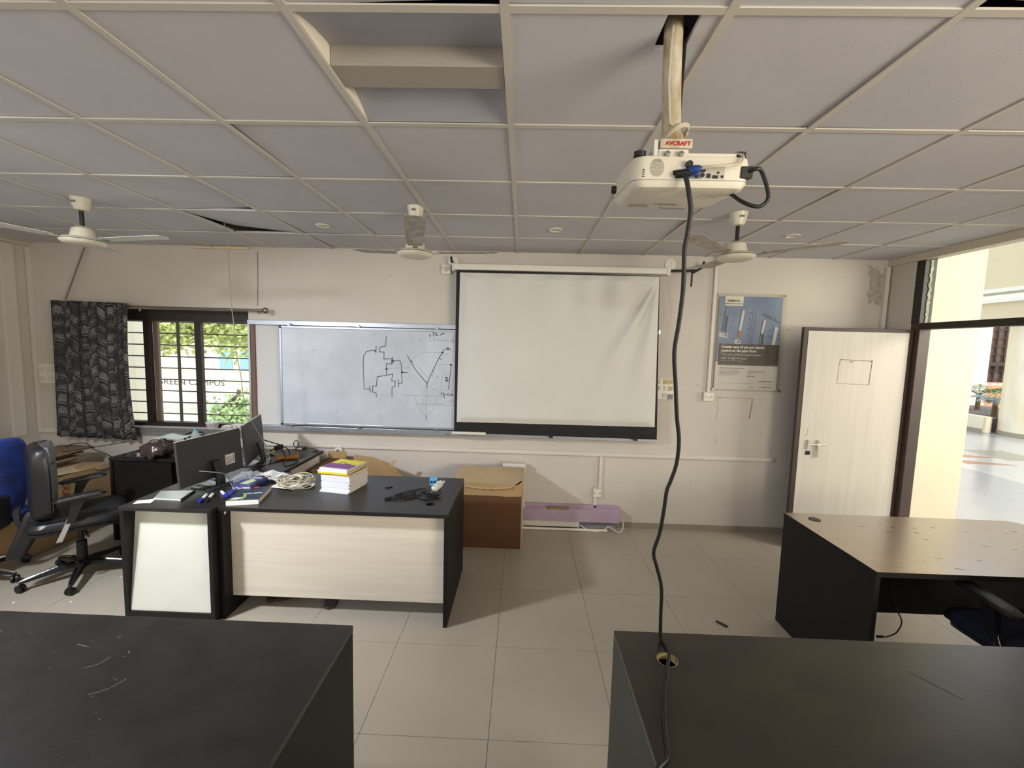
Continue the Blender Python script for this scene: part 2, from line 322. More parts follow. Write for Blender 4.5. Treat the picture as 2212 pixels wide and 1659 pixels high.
# door opening in the right wall: dark frame, transom light, leaf swung open into the room
door = struct('door_1', MB().box(3.462, 3.56, 3.80, 3.88, 2.10, 2.66).box(3.462, 3.56, 2.72, 3.80, 2.045, 2.10).box(3.462, 3.56, 2.72, 2.78, 0, 2.66), m_dbrown)
build('door_jamb', bx(3.464, 3.56, 3.79, 3.878, 0, 2.10), m_brown, door, bevel=.003)
build('plaster_strip', MB().prism([(3.50 + random.uniform(-.004, .008), 2.10 + k * .02) for k in range(28)] + [(3.525 + random.uniform(-.006, .008), 2.64 - k * .02) for k in range(28)], 3.795, 3.80, lambda a, b, t: (a, t - .001, b)), m_peel, door)
build('transom_pane', bx(3.505, 3.509, 2.78, 3.80, 2.10, 2.66), m_glass, door)
leaf = build('door_leaf', bx(2.505, 3.462, 3.840, 3.875, 0.012, 2.045), m_brown, door, bevel=.002, label='open door leaf with brown lipping')
m_hasp = M('pale_metal', (214, 208, 192), .35, metal=.35)
m_doorp = M('door_laminate', (212, 206, 194), 0.5, var=0.09, scale=(26, 5, 1.0), col2=(204, 197, 184))
build('door_panel', bx(2.545, 3.425, 3.8375, 3.8405, 0.02, 2.013), m_doorp, leaf)
dm = MB(); g = lambda a, b: (a, 3.8370, b)
dm.ribbon(ragged((2.84, 1.765), (3.13, 1.758), 12, .003), .007, g).ribbon(ragged((2.84, 1.765), (2.83, 1.55), 12, .003), .005, g).ribbon(ragged((2.83, 1.55), (3.11, 1.545), 12, .002), .004, g).ribbon(ragged((3.122, 1.765), (3.115, 1.545), 12, .003), .008, g)
dm.ribbon([(2.93, 1.745), (2.96, 1.745)], .012, g).ribbon(ragged((2.62, 1.14), (2.60, 1.05), 4, .006), .004, g)
build('tape_marks', dm, M('dark_tape_mark', (122, 108, 88), .9, var=.6, scale=70, col2=(214, 204, 186)), leaf)
build('bolt_rod', MB().tube([(2.615, 3.824, 0.985), (2.79, 3.824, 0.990)], 0.0075, 10), m_hasp, leaf, smooth=True)
bk = MB()
for x in (2.625, 2.715): bk.box(x - .012, x + .012, 3.822, 3.838, 0.945, 1.03).tube([(x, 3.815, 1.015), (x, 3.838, 1.015)], .008, 8)
build('bolt_bracket', bk, m_hasp, leaf)
build('bolt_handle', bx(2.700, 2.732, 3.812, 3.820, 0.875, 0.985), m_hasp, leaf, bevel=.002)
build('lock_plate', bx(2.608, 2.648, 3.833, 3.838, 0.890, 0.925), m_dark, leaf)
# outside on the door side: floor of the passage, cream pier, round pillar, beams, planter, palm, next block
m_pass = M('passage_tile', (176, 175, 170), 0.16, var=0.08, scale=1.5, spec=0.6)
pf = struct('floor_passage', bx(3.46, 26, -6, 20, -0.06, -0.002), m_pass)
m_inlay = M('brown_inlay', (150, 110, 84), 0.25); m_inlay2 = M('grey_inlay', (140, 136, 122), 0.25)
for pts, mm in (([(7.9, 7.75), (8.75, 7.75), (7.9, 8.15)], m_inlay), ([(7.7, 7.25), (8.55, 7.25), (7.7, 7.6)], m_inlay), ([(8.75, 7.6), (9.5, 7.6), (9.5, 8.4), (8.75, 8.4)], m_inlay2), ([(9.7, 6.5), (10.6, 6.5), (10.6, 7.3), (9.7, 7.3)], m_inlay)):
    build('floor_inlay', MB().prism(pts, -0.02, 0.0, lambda a, b, t: (a, b, t)), mm, pf)
m_creamw = M('cream_wall_paint', (222, 212, 187), 0.8, var=0.05, scale=1.5)
struct('wall_passage', MB().box(3.60, 4.50, 4.30, 4.62, -0.05, 4.6), m_creamw)
struct('passage_sun_blocker', bx(3.60, 7.6, -6, 4.30, 4.40, 4.55), m_creamw)  # unseen roof added to keep the sun off the pier
struct('rear_sun_blocker', bx(-5.2, 3.6, -6.2, -4.2, 2.45, 2.55), m_creamw)  # unseen slab added to block sun from the rear opening
m_beamo = M('beige_beam', (214, 198, 168), .85); m_ledge = M('white_ledge', (232, 228, 218), .8)
pb = struct('trim_3', MB().box(11.0, 11.4, 7.5, 18, 3.42, 4.9), m_beamo)
build('ledge', bx(10.9, 11.4, 7.5, 18, 3.33, 3.42), m_ledge, pb); build('ledge', bx(10.9, 11.4, 7.5, 18, 3.10, 3.19), m_ledge, pb)
build('lower_beam', bx(11.0, 11.4, 7.5, 18, 2.72, 3.10), m_beamo, pb)
m_pillar = M('pillar_paint', (224, 218, 200), .7, var=.14, scale=(2, 2, .6), col2=(210, 194, 150))
pl = thing('round_pillar', 'round cream pillar with a black arrow sign, outside the open door', 'pillar', (11.9, 10.0, 0))
build('shaft', MB().lathe([(.5, 0.0), (.5, 2.72)], xf((11.9, 10, 0)), 40), m_pillar, pl, smooth=True)
build('skirting', MB().lathe([(.515, 0.0), (.515, .10), (.50, .105)], xf((11.9, 10, 0)), 40), m_skirt, pl, smooth=True)
n = Vector((-0.64, -0.768, 0)); t_ = Vector((0.768, -0.64, 0)); pc = Vector((11.9, 10, 0)) + n * .512
def onp(a, b, e=0): return pc + t_ * a + Vector((0, 0, b)) + n * e
arrow = build('sign_paper', MB().add([onp(-.24, 1.86), onp(.14, 1.86), onp(.14, 1.66), onp(-.24, 1.66), onp(-.24, 1.86, -.02), onp(.14, 1.86, -.02), onp(.14, 1.66, -.02), onp(-.24, 1.66, -.02)], [(0, 1, 2, 3), (4, 7, 6, 5), (0, 4, 5, 1), (1, 5, 6, 2), (2, 6, 7, 3), (3, 7, 4, 0)]), m_paper, pl)
build('arrow', MB().add([onp(a, b, .004) for a, b in ((-.22, 1.735), (.03, 1.735), (.03, 1.71), (.12, 1.755), (.03, 1.80), (.03, 1.775), (-.22, 1.775))], [(0, 1, 2, 3, 4, 5, 6)]), m_dark, arrow)
pt = thing('planter_box', 'low cream planter wall beside the round pillar outside the door', 'planter', (11.3, 11.3, 0))
build('wall_face', bx(11.2, 11.42, 10.35, 13.5, 0, .40), m_creamw, pt, bevel=.01); build('skirting', bx(11.18, 11.2, 10.35, 13.5, 0, .10), m_skirt, pt)
build('soil', bx(11.42, 14.5, 10.6, 13.5, 0, .33), M('planter_soil', (120, 112, 108), .95, var=.4, scale=14), pt)
m_frond = M('palm_leaf', (62, 104, 38), .55, var=.3, scale=9); m_frondg = M('dusty_palm_leaf', (150, 164, 160), .55, var=.3, scale=9)
def frond(mb, base, ang, L, droop):
    pts = []
    for k in range(13):
        s = k / 12; pts.append(Vector(base) + Vector((math.cos(ang) * L * s, math.sin(ang) * L * s, L * (0.75 * s - droop * s * s))))
    mb.tube(pts, [0.012 * (1 - .8 * k / 12) for k in range(13)], 5)
    for k in range(2, 13):
        d = (pts[k] - pts[k - 1]).normalized(); side = d.cross(Vector((0, 0, 1))).normalized(); ll = L * .34 * math.sin(math.pi * (k - 1) / 12.5) + .05
        for sg in (-1, 1):
            tip = pts[k] + side * sg * ll + d * ll * .45 - Vector((0, 0, ll * .45)); q = d * .022
            mb.add([pts[k] - q, pts[k] + q, tip], [(0, 1, 2)])
def palm(label, loc, L, mats, seed):
    random.seed(seed); p = thing('potted_palm', label, 'palm', loc, group=None)
    build('stem', MB().tube([loc, (loc[0], loc[1], loc[2] + .45)], [.06, .04], 8), M('palm_stem', (110, 92, 60), .9), p)
    for k in range(9):
        mb = MB(); frond(mb, (loc[0], loc[1], loc[2] + .42), 2 * math.pi * k / 9 + random.uniform(-.25, .25), L * random.uniform(.8, 1.1), random.uniform(.55, .95)); build('frond', mb, mats[k % len(mats)], p)
palm('tall green palm in the planter left of the round pillar', (13.1, 12.3, .335), 1.2, [m_frond, m_frond, m_frondg], 3)
palm('small dusty palm low in the planter, under the green palm', (12.1, 10.95, .335), .40, [m_frondg], 5)
nb = thing('neighbouring_block', 'pink building with a brown barred window beyond the passage planter', 'building', (17, 15.5, 0))
m_pink = M('pink_wall_paint', (238, 218, 202), .85, var=.06, scale=2)
build('wall_face', bx(12, 16.72, 15.5, 15.8, 0, 6), m_pink, nb); build('wall_face', bx(16.72, 24, 15.9, 16.2, 0, 6), m_pink, nb)
build('wall_panel', bx(16.75, 20, 15.6, 15.9, 0.0, .82), M('salmon_wall_paint', (214, 160, 122), .85), nb)
nw = build('window', bx(16.76, 19, 15.86, 15.9, .95, 3.4), M('window_dark', (96, 74, 62), .3), nb)
for k in range(8): build('window_bar', bx(16.76, 19, 15.78, 15.80, 1.05 + k * .3, 1.08 + k * .3), m_brown, nw)
for x in (16.95, 17.25, 17.55): build('window_bar', bx(x, x + .05, 15.80, 15.83, .95, 3.4), m_brown, nw)
build('ledge', bx(16.72, 19.2, 15.6, 15.9, 1.55, 1.68), m_brown, nb)
# outside the back window: ground, compound wall with lettering, verandah column, tree, bush, blue building
struct('ground', bx(-40, 3.4, 4.36, 45, -0.65, -0.50), M('sunlit_ground', (236, 228, 210), .9, var=.08, scale=.8))
m_cwall = M('compound_wall_paint', (242, 234, 214), .85)
cw = thing('compound_wall', 'cream compound wall lettered in black, outside the back window', 'wall', (-15, 17.5, -.5))
build('wall_body', bx(-34, 0, 17.5, 17.75, -.5, .42), m_cwall, cw); build('coping', bx(-34, 0, 17.46, 17.79, .42, .48), m_ledge, cw)
text('lettering', 'CLEAN CAMPUS GREEN CAMPUS', .36, M('wall_lettering', (70, 70, 80), .8), cw, facing_y(-12.62, 17.49, -.20, 0), 1.14, 'RIGHT', 0.0)
prop(build('verandah_column', bx(-4.96, -4.80, 5.1, 5.4, -.5, 3.4), m_cwall), 'square cream verandah column at the left edge of the window view', 'column')
bl = thing('blue_building', 'pale building with sky blue door panels behind the compound wall', 'building', (-12, 20, -.5))
build('wall_face', bx(-26, -6, 20.0, 20.3, -.5, 5), M('pale_wall', (236, 232, 222), .9), bl)
for a in (-14.6, -13.6): build('door', bx(a, a + .6, 19.94, 20.0, .2, 1.9), M('sky_blue_paint', (150, 194, 228), .6), bl)
def foliage(name, label, cat, trunk, h, cx, cy, cz, rx, ry, rz_, n_, sz, mm, seed):
    random.seed(seed); tr = thing(name, label, cat, (trunk[0], trunk[1], -.5))
    st = MB(); st.tube([(trunk[0], trunk[1], -.5), (trunk[0] + .1, trunk[1], h * .5), (cx, cy, cz)], [.13, .10, .05], 8)
    for k in range(6):
        a = k * 1.05; st.tube([(trunk[0] + .1, trunk[1], h * .5 + .1 * k), (cx + rx * .7 * math.cos(a), cy + ry * .7 * math.sin(a), cz + rz_ * .5 * math.sin(2 * a))], [.05, .015], 5)
    build('trunk', st, M(name + '_bark', (112, 92, 70), .9), tr)
    mb = MB(); clusters = [Vector((random.gauss(0, .45) * rx + cx, random.gauss(0, .45) * ry + cy, random.gauss(0, .45) * rz_ + cz)) for _ in range(n_ // 36)]
    for c_ in clusters:
        for _ in range(36):
            p = c_ + Vector((random.gauss(0, .2), random.gauss(0, .2), random.gauss(0, .16))); d = Vector((random.gauss(0, 1), random.gauss(0, 1), random.gauss(-.3, .8))).normalized(); q = d.orthogonal().normalized() * sz * .32
            mb.add([p, p + d * sz * .5 + q, p + d * sz, p + d * sz * .5 - q], [(0, 1, 2, 3)])
    o = build('leaves', mb, mm, tr); o['kind'] = 'stuff'
m_leaf = M('glare_tree_leaf', (206, 216, 142), .6, var=.35, scale=6); m_leaf2 = M('glare_bush_leaf', (184, 208, 150), .6, var=.3, scale=6)  # leaf greens paled so the colour carries the outdoor glare
foliage('garden_tree', 'leafy green tree seen through the upper panes of the window', 'tree', (-11.6, 12.6, -.5), 2.6, -9.3, 12.0, 2.25, 2.7, 1.1, .72, 7200, .15, m_leaf, 11)
foliage('garden_bush', 'bright green bush at the lower right of the window view', 'bush', (-7.1, 10.2, -.5), .1, -7.05, 10.0, -.05, .5, .4, .3, 1400, .12, m_leaf2, 12)
# ================================================================ DESKS
def desk(name, label, x0, x1, y0, y1, group=None, front='near', top_over=0.0, mod=None, z=0.75, left=True, right=True):
    t = thing(name, label, 'desk', ((x0 + x1) / 2, (y0 + y1) / 2, 0), group=group); th = 0.025
    return t
T = .025
# front desk with cream modesty panel facing the room
d = thing('front_desk', 'black desk with a wide cream front panel, notebooks stacked on it', 'desk', (-1.17, 2.89, 0))
tp_ = MB(); tp_.box(-1.90, -.436, 2.525, 3.255, .725, .75)
def hole_top(x0, x1, y0, y1, z0, z1, hx, hy, r, n=20):
    mb = MB(); ring = [(hx + r * math.cos(2 * math.pi * k / n), hy + r * math.sin(2 * math.pi * k / n)) for k in range(n)]
    def outer(a):
        c, s = math.cos(a), math.sin(a); ts = []
        if c > 1e-9: ts.append((x1 - hx) / c)
        if c < -1e-9: ts.append((x0 - hx) / c)
        if s > 1e-9: ts.append((y1 - hy) / s)
        if s < -1e-9: ts.append((y0 - hy) / s)
        q = min(ts); return (hx + c * q, hy + s * q)
    angs = sorted([2 * math.pi * k / n for k in range(n)] + [math.atan2(cy - hy, cx - hx) % (2 * math.pi) for cx in (x0, x1) for cy in (y0, y1)])
    o = [outer(a) for a in angs]; i = [(hx + r * math.cos(a), hy + r * math.sin(a)) for a in angs]; k = len(angs)
    vs = [(a, b, z1) for a, b in o] + [(a, b, z1) for a, b in i] + [(a, b, z0) for a, b in o] + [(a, b, z0) for a, b in i]; fs = []
    for j in range(k):
        q = (j + 1) % k
        fs += [(j, q, k + q, k + j), (2 * k + q, 2 * k + j, 3 * k + j, 3 * k + q), (j, 2 * k + j, 2 * k + q, q), (k + q, 3 * k + q, 3 * k + j, k + j)]
    return mb.add(vs, fs)
build('desktop', hole_top(-1.90, -.436, 2.525, 3.255, .725, .75, -.585, 2.69, .03), m_black, d, bevel=.0015)
build('side_panel', bx(-1.90, -1.875, 2.530, 3.25, 0, .7245), m_blackv, d, bevel=.001); build('side_panel', bx(-.461, -.436, 2.530, 3.25, 0, .7245), m_blackv, d, bevel=.001)
build('front_panel', bx(-1.8745, -.4615, 2.608, 2.626, .115, .7245), m_cream, d)
build('screw_cap', MB().lathe([(.009, 0), (.009, .003)], xf((-1.8735, 2.555, .70), 0, 0, math.pi / 2), 12), m_white, d)
build('grommet', MB().lathe([(.0295, .728), (.0295, .7505), (.033, .7507), (.033, .7515), (.026, .752), (.026, .728)], xf((-.585, 2.69, 0)), 24), m_dark, d)
# return desk running to the back wall
d = thing('return_desk', 'black side desk with pale end panel, carrying the two monitors', 'desk', (-2.2, 3.22, 0))
build('desktop', bx(-2.49, -1.906, 2.475, 3.965, .725, .75), m_black, d, bevel=.0015)
build('side_panel', bx(-2.49, -2.465, 2.48, 3.96, 0, .7245), m_blackv, d); build('side_panel', bx(-1.931, -1.906, 2.48, 2.95, 0, .7245), m_blackv, d)
build('end_panel', MB().prism([(2.492, .062), (2.510, .062), (2.585, .7245), (2.567, .7245)], -2.4645, -1.9315, lambda a, b, q: (q, a, b)), M('pale_laminate', (214, 214, 200), .5, var=.06, scale=3), d)
build('bottom_rail', bx(-2.4645, -1.9315, 2.480, 2.60, .0, .0615), m_blackv, d)
ped = build('pedestal', bx(-2.30, -1.915, 3.40, 3.90, .12, .722), m_cream, d, bevel=.002, label='cream drawer pedestal')
build('drawer_slot', bx(-1.9165, -1.9135, 3.46, 3.66, .625, .632), m_dark, ped)
# black desk by the window
d = thing('window_desk', 'low black desk under the window, piled with a brown plastic bag', 'desk', (-3.05, 3.75, 0))
build('desktop', bx(-3.58, -2.50, 3.50, 3.98, .725, .75), m_black, d, bevel=.0015)
build('front_panel', bx(-3.555, -3.04, 3.515, 3.533, .0, .7245), m_blackv, d)
build('side_panel', bx(-3.58, -3.556, 3.505, 3.975, 0, .7245), m_blackv, d); build('side_panel', bx(-3.06, -3.04, 3.534, 3.97, 0, .7245), m_blackv, d)
build('back_panel', bx(-3.039, -2.52, 3.80, 3.82, .15, .7245), M('grey_laminate', (118, 110, 100), .6), d)
build('side_panel', bx(-2.525, -2.50, 3.505, 3.975, 0, .7245), m_blackv, d)
single('glass_sheet', bx(-3.53, -3.14, 3.52, 3.93, .7505, .757), M('dark_glass_sheet', (40, 42, 42), .06, spec=.8), 'thin dark glass sheet lying on the window desk', 'sheet')
# foreground desks
m_dust = M('dusty_black_laminate', (40, 37, 36), .33, var=.5, scale=(7, 9, 9), spec=.6, col2=(25, 23, 22), bump=.04, bscale=220)
d = thing('left_foreground_desk', 'dark scuffed desk filling the lower left corner, nearest the camera', 'desk', (-1.6, 1.1, 0))
build('desktop', bx(-2.65, -.606, .72, 1.475, .725, .75), m_dust, d, bevel=.0015)
build('side_panel', bx(-.631, -.606, .725, 1.470, 0, .7245), m_blackv, d); build('side_panel', bx(-2.65, -2.625, .725, 1.470, 0, .7245), m_blackv, d)
build('modesty_panel', bx(-2.6245, -.6315, 1.395, 1.413, .28, .7245), m_blackv, d)
sc = MB(); s3 = lambda a, b: (a, b, .7503)
for p in ([(-1.37, 1.22), (-1.34, 1.24), (-1.335, 1.27)], [(-1.77, 1.08), (-1.74, 1.10), (-1.71, 1.115)], [(-1.68, 1.13), (-1.63, 1.14)], [(-1.24, 1.13), (-1.215, 1.15), (-1.20, 1.185)], [(-1.255, 1.125), (-1.245, 1.13)], [(-1.4, 1.36), (-1.39, 1.362)], [(-1.3, 1.30), (-1.29, 1.29)], [(-1.5, 1.32), (-1.45, 1.31)]):
    sc.ribbon(p, .0035, s3)
for k in range(50):
    x, y = random.uniform(-1.9, -.7), random.uniform(.9, 1.45); sc.ribbon([(x, y), (x + random.uniform(-.02, .02), y + random.uniform(-.006, .006))], .0012, s3)
o = build('scratches', sc, M('pale_scratch', (92, 88, 90), .8), d); o['kind'] = 'stuff'
m_dust2 = M('brown_black_laminate', (46, 39, 29), .31, var=.45, scale=(4, 9, 9), spec=.75, col2=(28, 24, 19), bump=.04, bscale=220)
d = thing('right_foreground_desk', 'dark desk with a cable hole, in the lower right foreground', 'desk', (1.3, 1.1, 0))
build('desktop', hole_top(.374, 2.42, .74, 1.507, .725, .75, .527, 1.368, .035), m_dust2, d, bevel=.0015)
build('hole_rim', MB().lathe([(.0349, .7255), (.0349, .7495), (.033, .7495), (.033, .7255), (.0349, .7255)], xf((.527, 1.368, 0)), 20), M('raw_chipboard', (176, 158, 110), .9, var=.4, scale=80), d)
build('side_panel', bx(.374, .399, .745, 1.502, 0, .7245), M('grey_green_laminate', (52, 56, 52), .5, var=.2, scale=12), d); build('side_panel', bx(2.395, 2.42, .745, 1.502, 0, .7245), m_blackv, d)
build('modesty_panel', bx(.3995, 2.3945, 1.425, 1.443, .28, .7245), m_blackv, d)
sc = MB(); sc.ribbon([(1.33, 1.36), (1.40, 1.25)], .0022, s3).ribbon([(1.1, 1.43), (1.2, 1.40)], .001, s3)
o = build('scratches', sc, M('dark_scratch', (14, 13, 12), .8), d); o['kind'] = 'stuff'
m_tan = M('brown_laminate_sheen', (146, 116, 80), .23, var=.2, scale=(3, 24, 24), spec=1.0, bump=.02, bscale=200, coat=1.0); m_tan.node_tree.nodes['Principled BSDF'].inputs['Coat Roughness'].default_value = .22  # brown laminate, base lightened to carry part of the doorway's reflection
d = thing('right_desk', 'black desk with glossy brown top in front of the open door', 'desk', (2.5, 2.4, 0))
dk = [(1.772, 2.02), (3.26, 2.02), (3.26, 2.68), (3.255, 2.71), (3.235, 2.735), (3.20, 2.75), (1.772, 2.762)]
dt = build('desktop', MB().prism(dk, .722, .7488, lambda a, b, t: (a, b, t)), m_blackv, d, bevel=.001); build('top_laminate', MB().prism(dk, .7489, .75, lambda a, b, t: (a, b, t)), m_tan, dt)
build('grommet', MB().lathe([(.0, .7505), (.034, .7505), (.034, .7525), (.030, .7530), (.0, .7522)], xf((1.905, 2.66, 0)), 24), m_dark, d)
build('side_panel', bx(1.772, 1.797, 2.025, 2.755, 0, .7215), m_blackv, d); build('side_panel', bx(3.20, 3.225, 2.025, 2.70, 0, .7215), m_blackv, d)
build('modesty_panel', bx(1.7975, 3.1995, 2.42, 2.438, .29, .7215), m_blackv, d)
ch = MB()
for k in range(26):
    x, y = random.uniform(2.1, 3.1), random.uniform(2.05, 2.65); ch.ribbon([(x, y), (x + random.uniform(.008, .03), y - random.uniform(.004, .014))], random.uniform(.002, .005), lambda a, b: (a, b, .7503))
o = build('chipped_spots', ch, M('chipped_laminate', (20, 16, 13), .8), d); o['kind'] = 'stuff'
single('loose_connector_cable', MB().tube(smooth_path([(2.19, 2.419, .60), (2.205, 2.405, .45), (2.235, 2.39, .33), (2.25, 2.37, .27), (2.20, 2.34, .225), (2.11, 2.30, .222), (2.06, 2.28, .235)]), .0035, 6).tube([(2.075, 2.286, .232), (2.03, 2.268, .243)], .0075, 8), m_rubber, 'thin black cable with a plug dangling under the right desk', 'cable', smooth=True)

# ================================================================ WALL FIXTURES
# projection screen
ps = thing('projection_screen', 'pull-down projection screen with black borders hanging on the back wall', 'screen', (.33, 4.1, .9))
build('casing', MB().prism(rrect(.055, .06, .012), -.665, 1.325, lambda a, b, t: (t, 4.066 + a, 2.545 + b)), m_white, ps, smooth=True)
build('casing_cap', bx(1.325, 1.362, 4.035, 4.10, 2.505, 2.575), m_whiter, ps, bevel=.004); build('casing_cap', bx(-.69, -.665, 4.035, 4.10, 2.505, 2.575), m_whiter, ps, bevel=.004)
def L3(a, b, t): return tuple(p + (q - p) * t for p, q in zip(a, b))
Q = [(-.646, 4.034, 2.512), (1.262, 4.034, 2.496), (1.322, 4.034, .943), (-.648, 4.034, .950)]
I = [(-.610, 4.032, 2.487), (1.256, 4.032, 2.489), (1.292, 4.032, 1.066), (-.622, 4.032, 1.060)]
def pr(poly, y0, y1): return MB().prism([(p[0], p[2]) for p in poly], y0, y1, lambda a, b, t: (a, t, b))
build('black_border', pr(Q, 4.038, 4.0362), m_blackcloth, ps)
def fab(u, v):
    top = L3(I[0], I[1], u); bot = L3(I[3], I[2], u); p = L3(bot, top, v)
    x, z = u * 1.9, v * 1.42; dy = 0.0
    dx, dz = 1.9 - x, 1.42 - z; ang = math.atan2(dx, dz + 1e-6); r = math.hypot(dx, dz)
    fold = math.exp(-((ang - .50) / .075) ** 2) * .017 - math.exp(-((ang - .34) / .09) ** 2) * .015 + math.exp(-((ang - .16) / .07) ** 2) * .010 - math.exp(-((ang - .66) / .10) ** 2) * .008
    dy += fold * min(1, r / .25) * max(0, 1 - r / 1.55) ** .8
    dy += .0065 * math.sin(x * 17 + 1.1 * math.sin(x * 5)) * max(0, (z - .75) / .67) ** 1.2
    dy += .004 * math.sin(x * 2.3 + .6) * math.sin(z * 2.6)
    e = min(1, min(u, 1 - u, v, 1 - v) * 24 + .05)
    return (p[0], 4.031 - .028 * e - max(dy * 2.6, -.027) * e, p[2])
build('fabric', MB().grid(fab, 110, 84), m_screen, ps, smooth='all')
build('bottom_bar', bx(-.640, 1.318, 4.030, 4.046, .955, .985), m_blackcloth, ps, bevel=.003)
for x in (.30, 1.12): build('pull_tab', bx(x - .018, x + .018, 4.036, 4.048, .925, .945), m_dark, ps)
br = MB().tube([(1.36, 4.06, 2.548), (1.60, 4.06, 2.556)], .013, 8).tube([(1.58, 4.06, 2.54), (1.66, 4.06, 2.585), (1.675, 4.06, 2.64)], .012, 8).tube([(1.572, 4.07, 2.55), (1.572, 4.07, 2.41)], .009, 8)
build('wall_bracket', br, m_dark, ps, smooth=True)
build('wall_bracket', MB().tube([(-.672, 4.07, 2.565), (-.70, 4.07, 2.60), (-.702, 4.07, 2.64)], .012, 8), m_dark, ps, smooth=True)
build('pull_cord', MB().tube(smooth_path([(1.33, 4.05, 2.51), (1.39, 4.06, 2.2), (1.37, 4.06, 2.0), (1.31, 4.06, 1.78)]), .0022, 5), m_beige, ps)
# board assembly
bd = thing('backing_board', 'aluminium railed backboard fixed to the wall behind the whiteboard and screen', 'board', (-.68, 4.14, .9))
build('back_panel', bx(-2.69, 1.30, 4.135, 4.152, .957, 1.954), M('backboard_white', (208, 206, 204), .6), bd)
build('top_rail', bx(-2.715, 1.32, 4.100, 4.152, 1.955, 2.000), m_alu, bd, bevel=.003); build('bottom_rail', bx(-2.64, 1.32, 4.085, 4.152, .905, .956), m_alu, bd, bevel=.003)
build('side_post', bx(-2.715, -2.695, 4.105, 4.152, .88, 1.954), m_alu, bd); build('side_post', bx(-2.694, -2.655, 4.115, 4.152, .933, 1.954), M('wood_edge', (120, 92, 74), .5, var=.25, scale=(60, 60, 3)), bd)
for x in (-1.80, -.72): build('rail_clip', bx(x - .014, x + .014, 4.080, 4.0848, .912, .930), m_grey, bd)
wbd = thing('whiteboard', 'sliding whiteboard with a hand-drawn transistor circuit, left of the screen', 'whiteboard', (-.9, 4.1, .96))
WBX0, WBX1, WBZ0, WBZ1 = -2.382, .60, .968, 1.950
build('surface', bx(WBX0 + .018, WBX1, 4.0785, 4.096, WBZ0 + .018, WBZ1 - .018), m_wb, wbd)
fr = MB().box(WBX0, WBX0 + .022, 4.072, 4.098, WBZ0 + .02, WBZ1 - .02).box(WBX0 + .02, WBX1, 4.072, 4.098, WBZ0, WBZ0 + .022).box(WBX0 + .02, WBX1, 4.072, 4.098, WBZ1 - .022, WBZ1)
build('frame', fr, m_alu, wbd, bevel=.003)
for z in (WBZ0, WBZ1 - .024): build('corner_cap', bx(WBX0 - .002, WBX0 + .024, 4.070, 4.0985, z, z + .024), m_dark, wbd, bevel=.004)
for x in (-2.28, -1.60, -.83): build('hanger', MB().prism([(-.018, 0), (.018, 0), (.006, .02), (-.006, .02)], 4.066, 4.090, lambda a, b, t: (x + a, t, WBZ1 + b)), m_alu, wbd)
for x in (-2.28, -1.60, -.83): build('hanger', MB().prism([(-.020, 0), (.020, 0), (.010, -.018), (-.010, -.018)], 4.066, 4.090, lambda a, b, t: (x + a, t, WBZ0 + b)), m_steel, wbd)
STRONG=[[(-1.328,1.871),(-1.334,1.776),(-1.388,1.765),(-1.395,1.719),(-1.350,1.717),(-1.351,1.648),(-1.274,1.656),(-1.277,1.603),(-1.327,1.605),(-1.327,1.492),(-1.419,1.474),(-1.425,1.385),(-1.463,1.379),(-1.466,1.322),(-1.431,1.318),(-1.426,1.277)],[(-1.427,1.771),(-1.431,1.700)],[(-1.438,1.729),(-1.454,1.736),(-1.524,1.716),(-1.551,1.678),(-1.557,1.593),(-1.547,1.352),(-1.488,1.348)],[(-1.495,1.380),(-1.485,1.321)],[(-1.264,1.667),(-1.264,1.606)],[(-1.261,1.635),(-1.197,1.642),(-1.181,1.603),(-1.170,1.420),(-1.202,1.412)],[(-1.211,1.453),(-1.205,1.380)],[(-1.327,1.492),(-1.263,1.507),(-1.276,1.440),(-1.240,1.437),(-1.243,1.382),(-1.272,1.376),(-1.272,1.281)],[(-1.172,1.525),(-1.117,1.523)],[(-1.123,1.689),(-1.088,1.636),(-1.049,1.565),(-0.930,1.424)],[(-0.765,1.752),(-0.778,1.728),(-0.809,1.679),(-0.921,1.439),(-0.930,1.376)],[(-0.809,1.679),(-0.788,1.660)],[(-1.094,1.638),(-1.067,1.629)],[(-0.762,1.761),(-0.696,1.758)],[(-0.688,1.611),(-0.699,1.530),(-0.714,1.370)],[(-0.762,1.341),(-0.756,1.284)],[(-0.761,1.311),(-0.730,1.321)],[(-0.790,1.331),(-0.778,1.333),(-0.782,1.310)],[(-0.932,1.099),(-0.933,1.056)],[(-0.743,1.471),(-0.737,1.441)],[(-0.743,1.468),(-0.728,1.472),(-0.719,1.460),(-0.734,1.455),(-0.716,1.448)],[(-0.910,1.902),(-0.895,1.891),(-0.904,1.873)],[(-0.880,1.918),(-0.868,1.921),(-0.859,1.907),(-0.871,1.900),(-0.865,1.883)],[(-0.853,1.913),(-0.840,1.916),(-0.844,1.892),(-0.820,1.896)],[(-0.799,1.896),(-0.784,1.914),(-0.781,1.903),(-0.772,1.912),(-0.761,1.912)]]
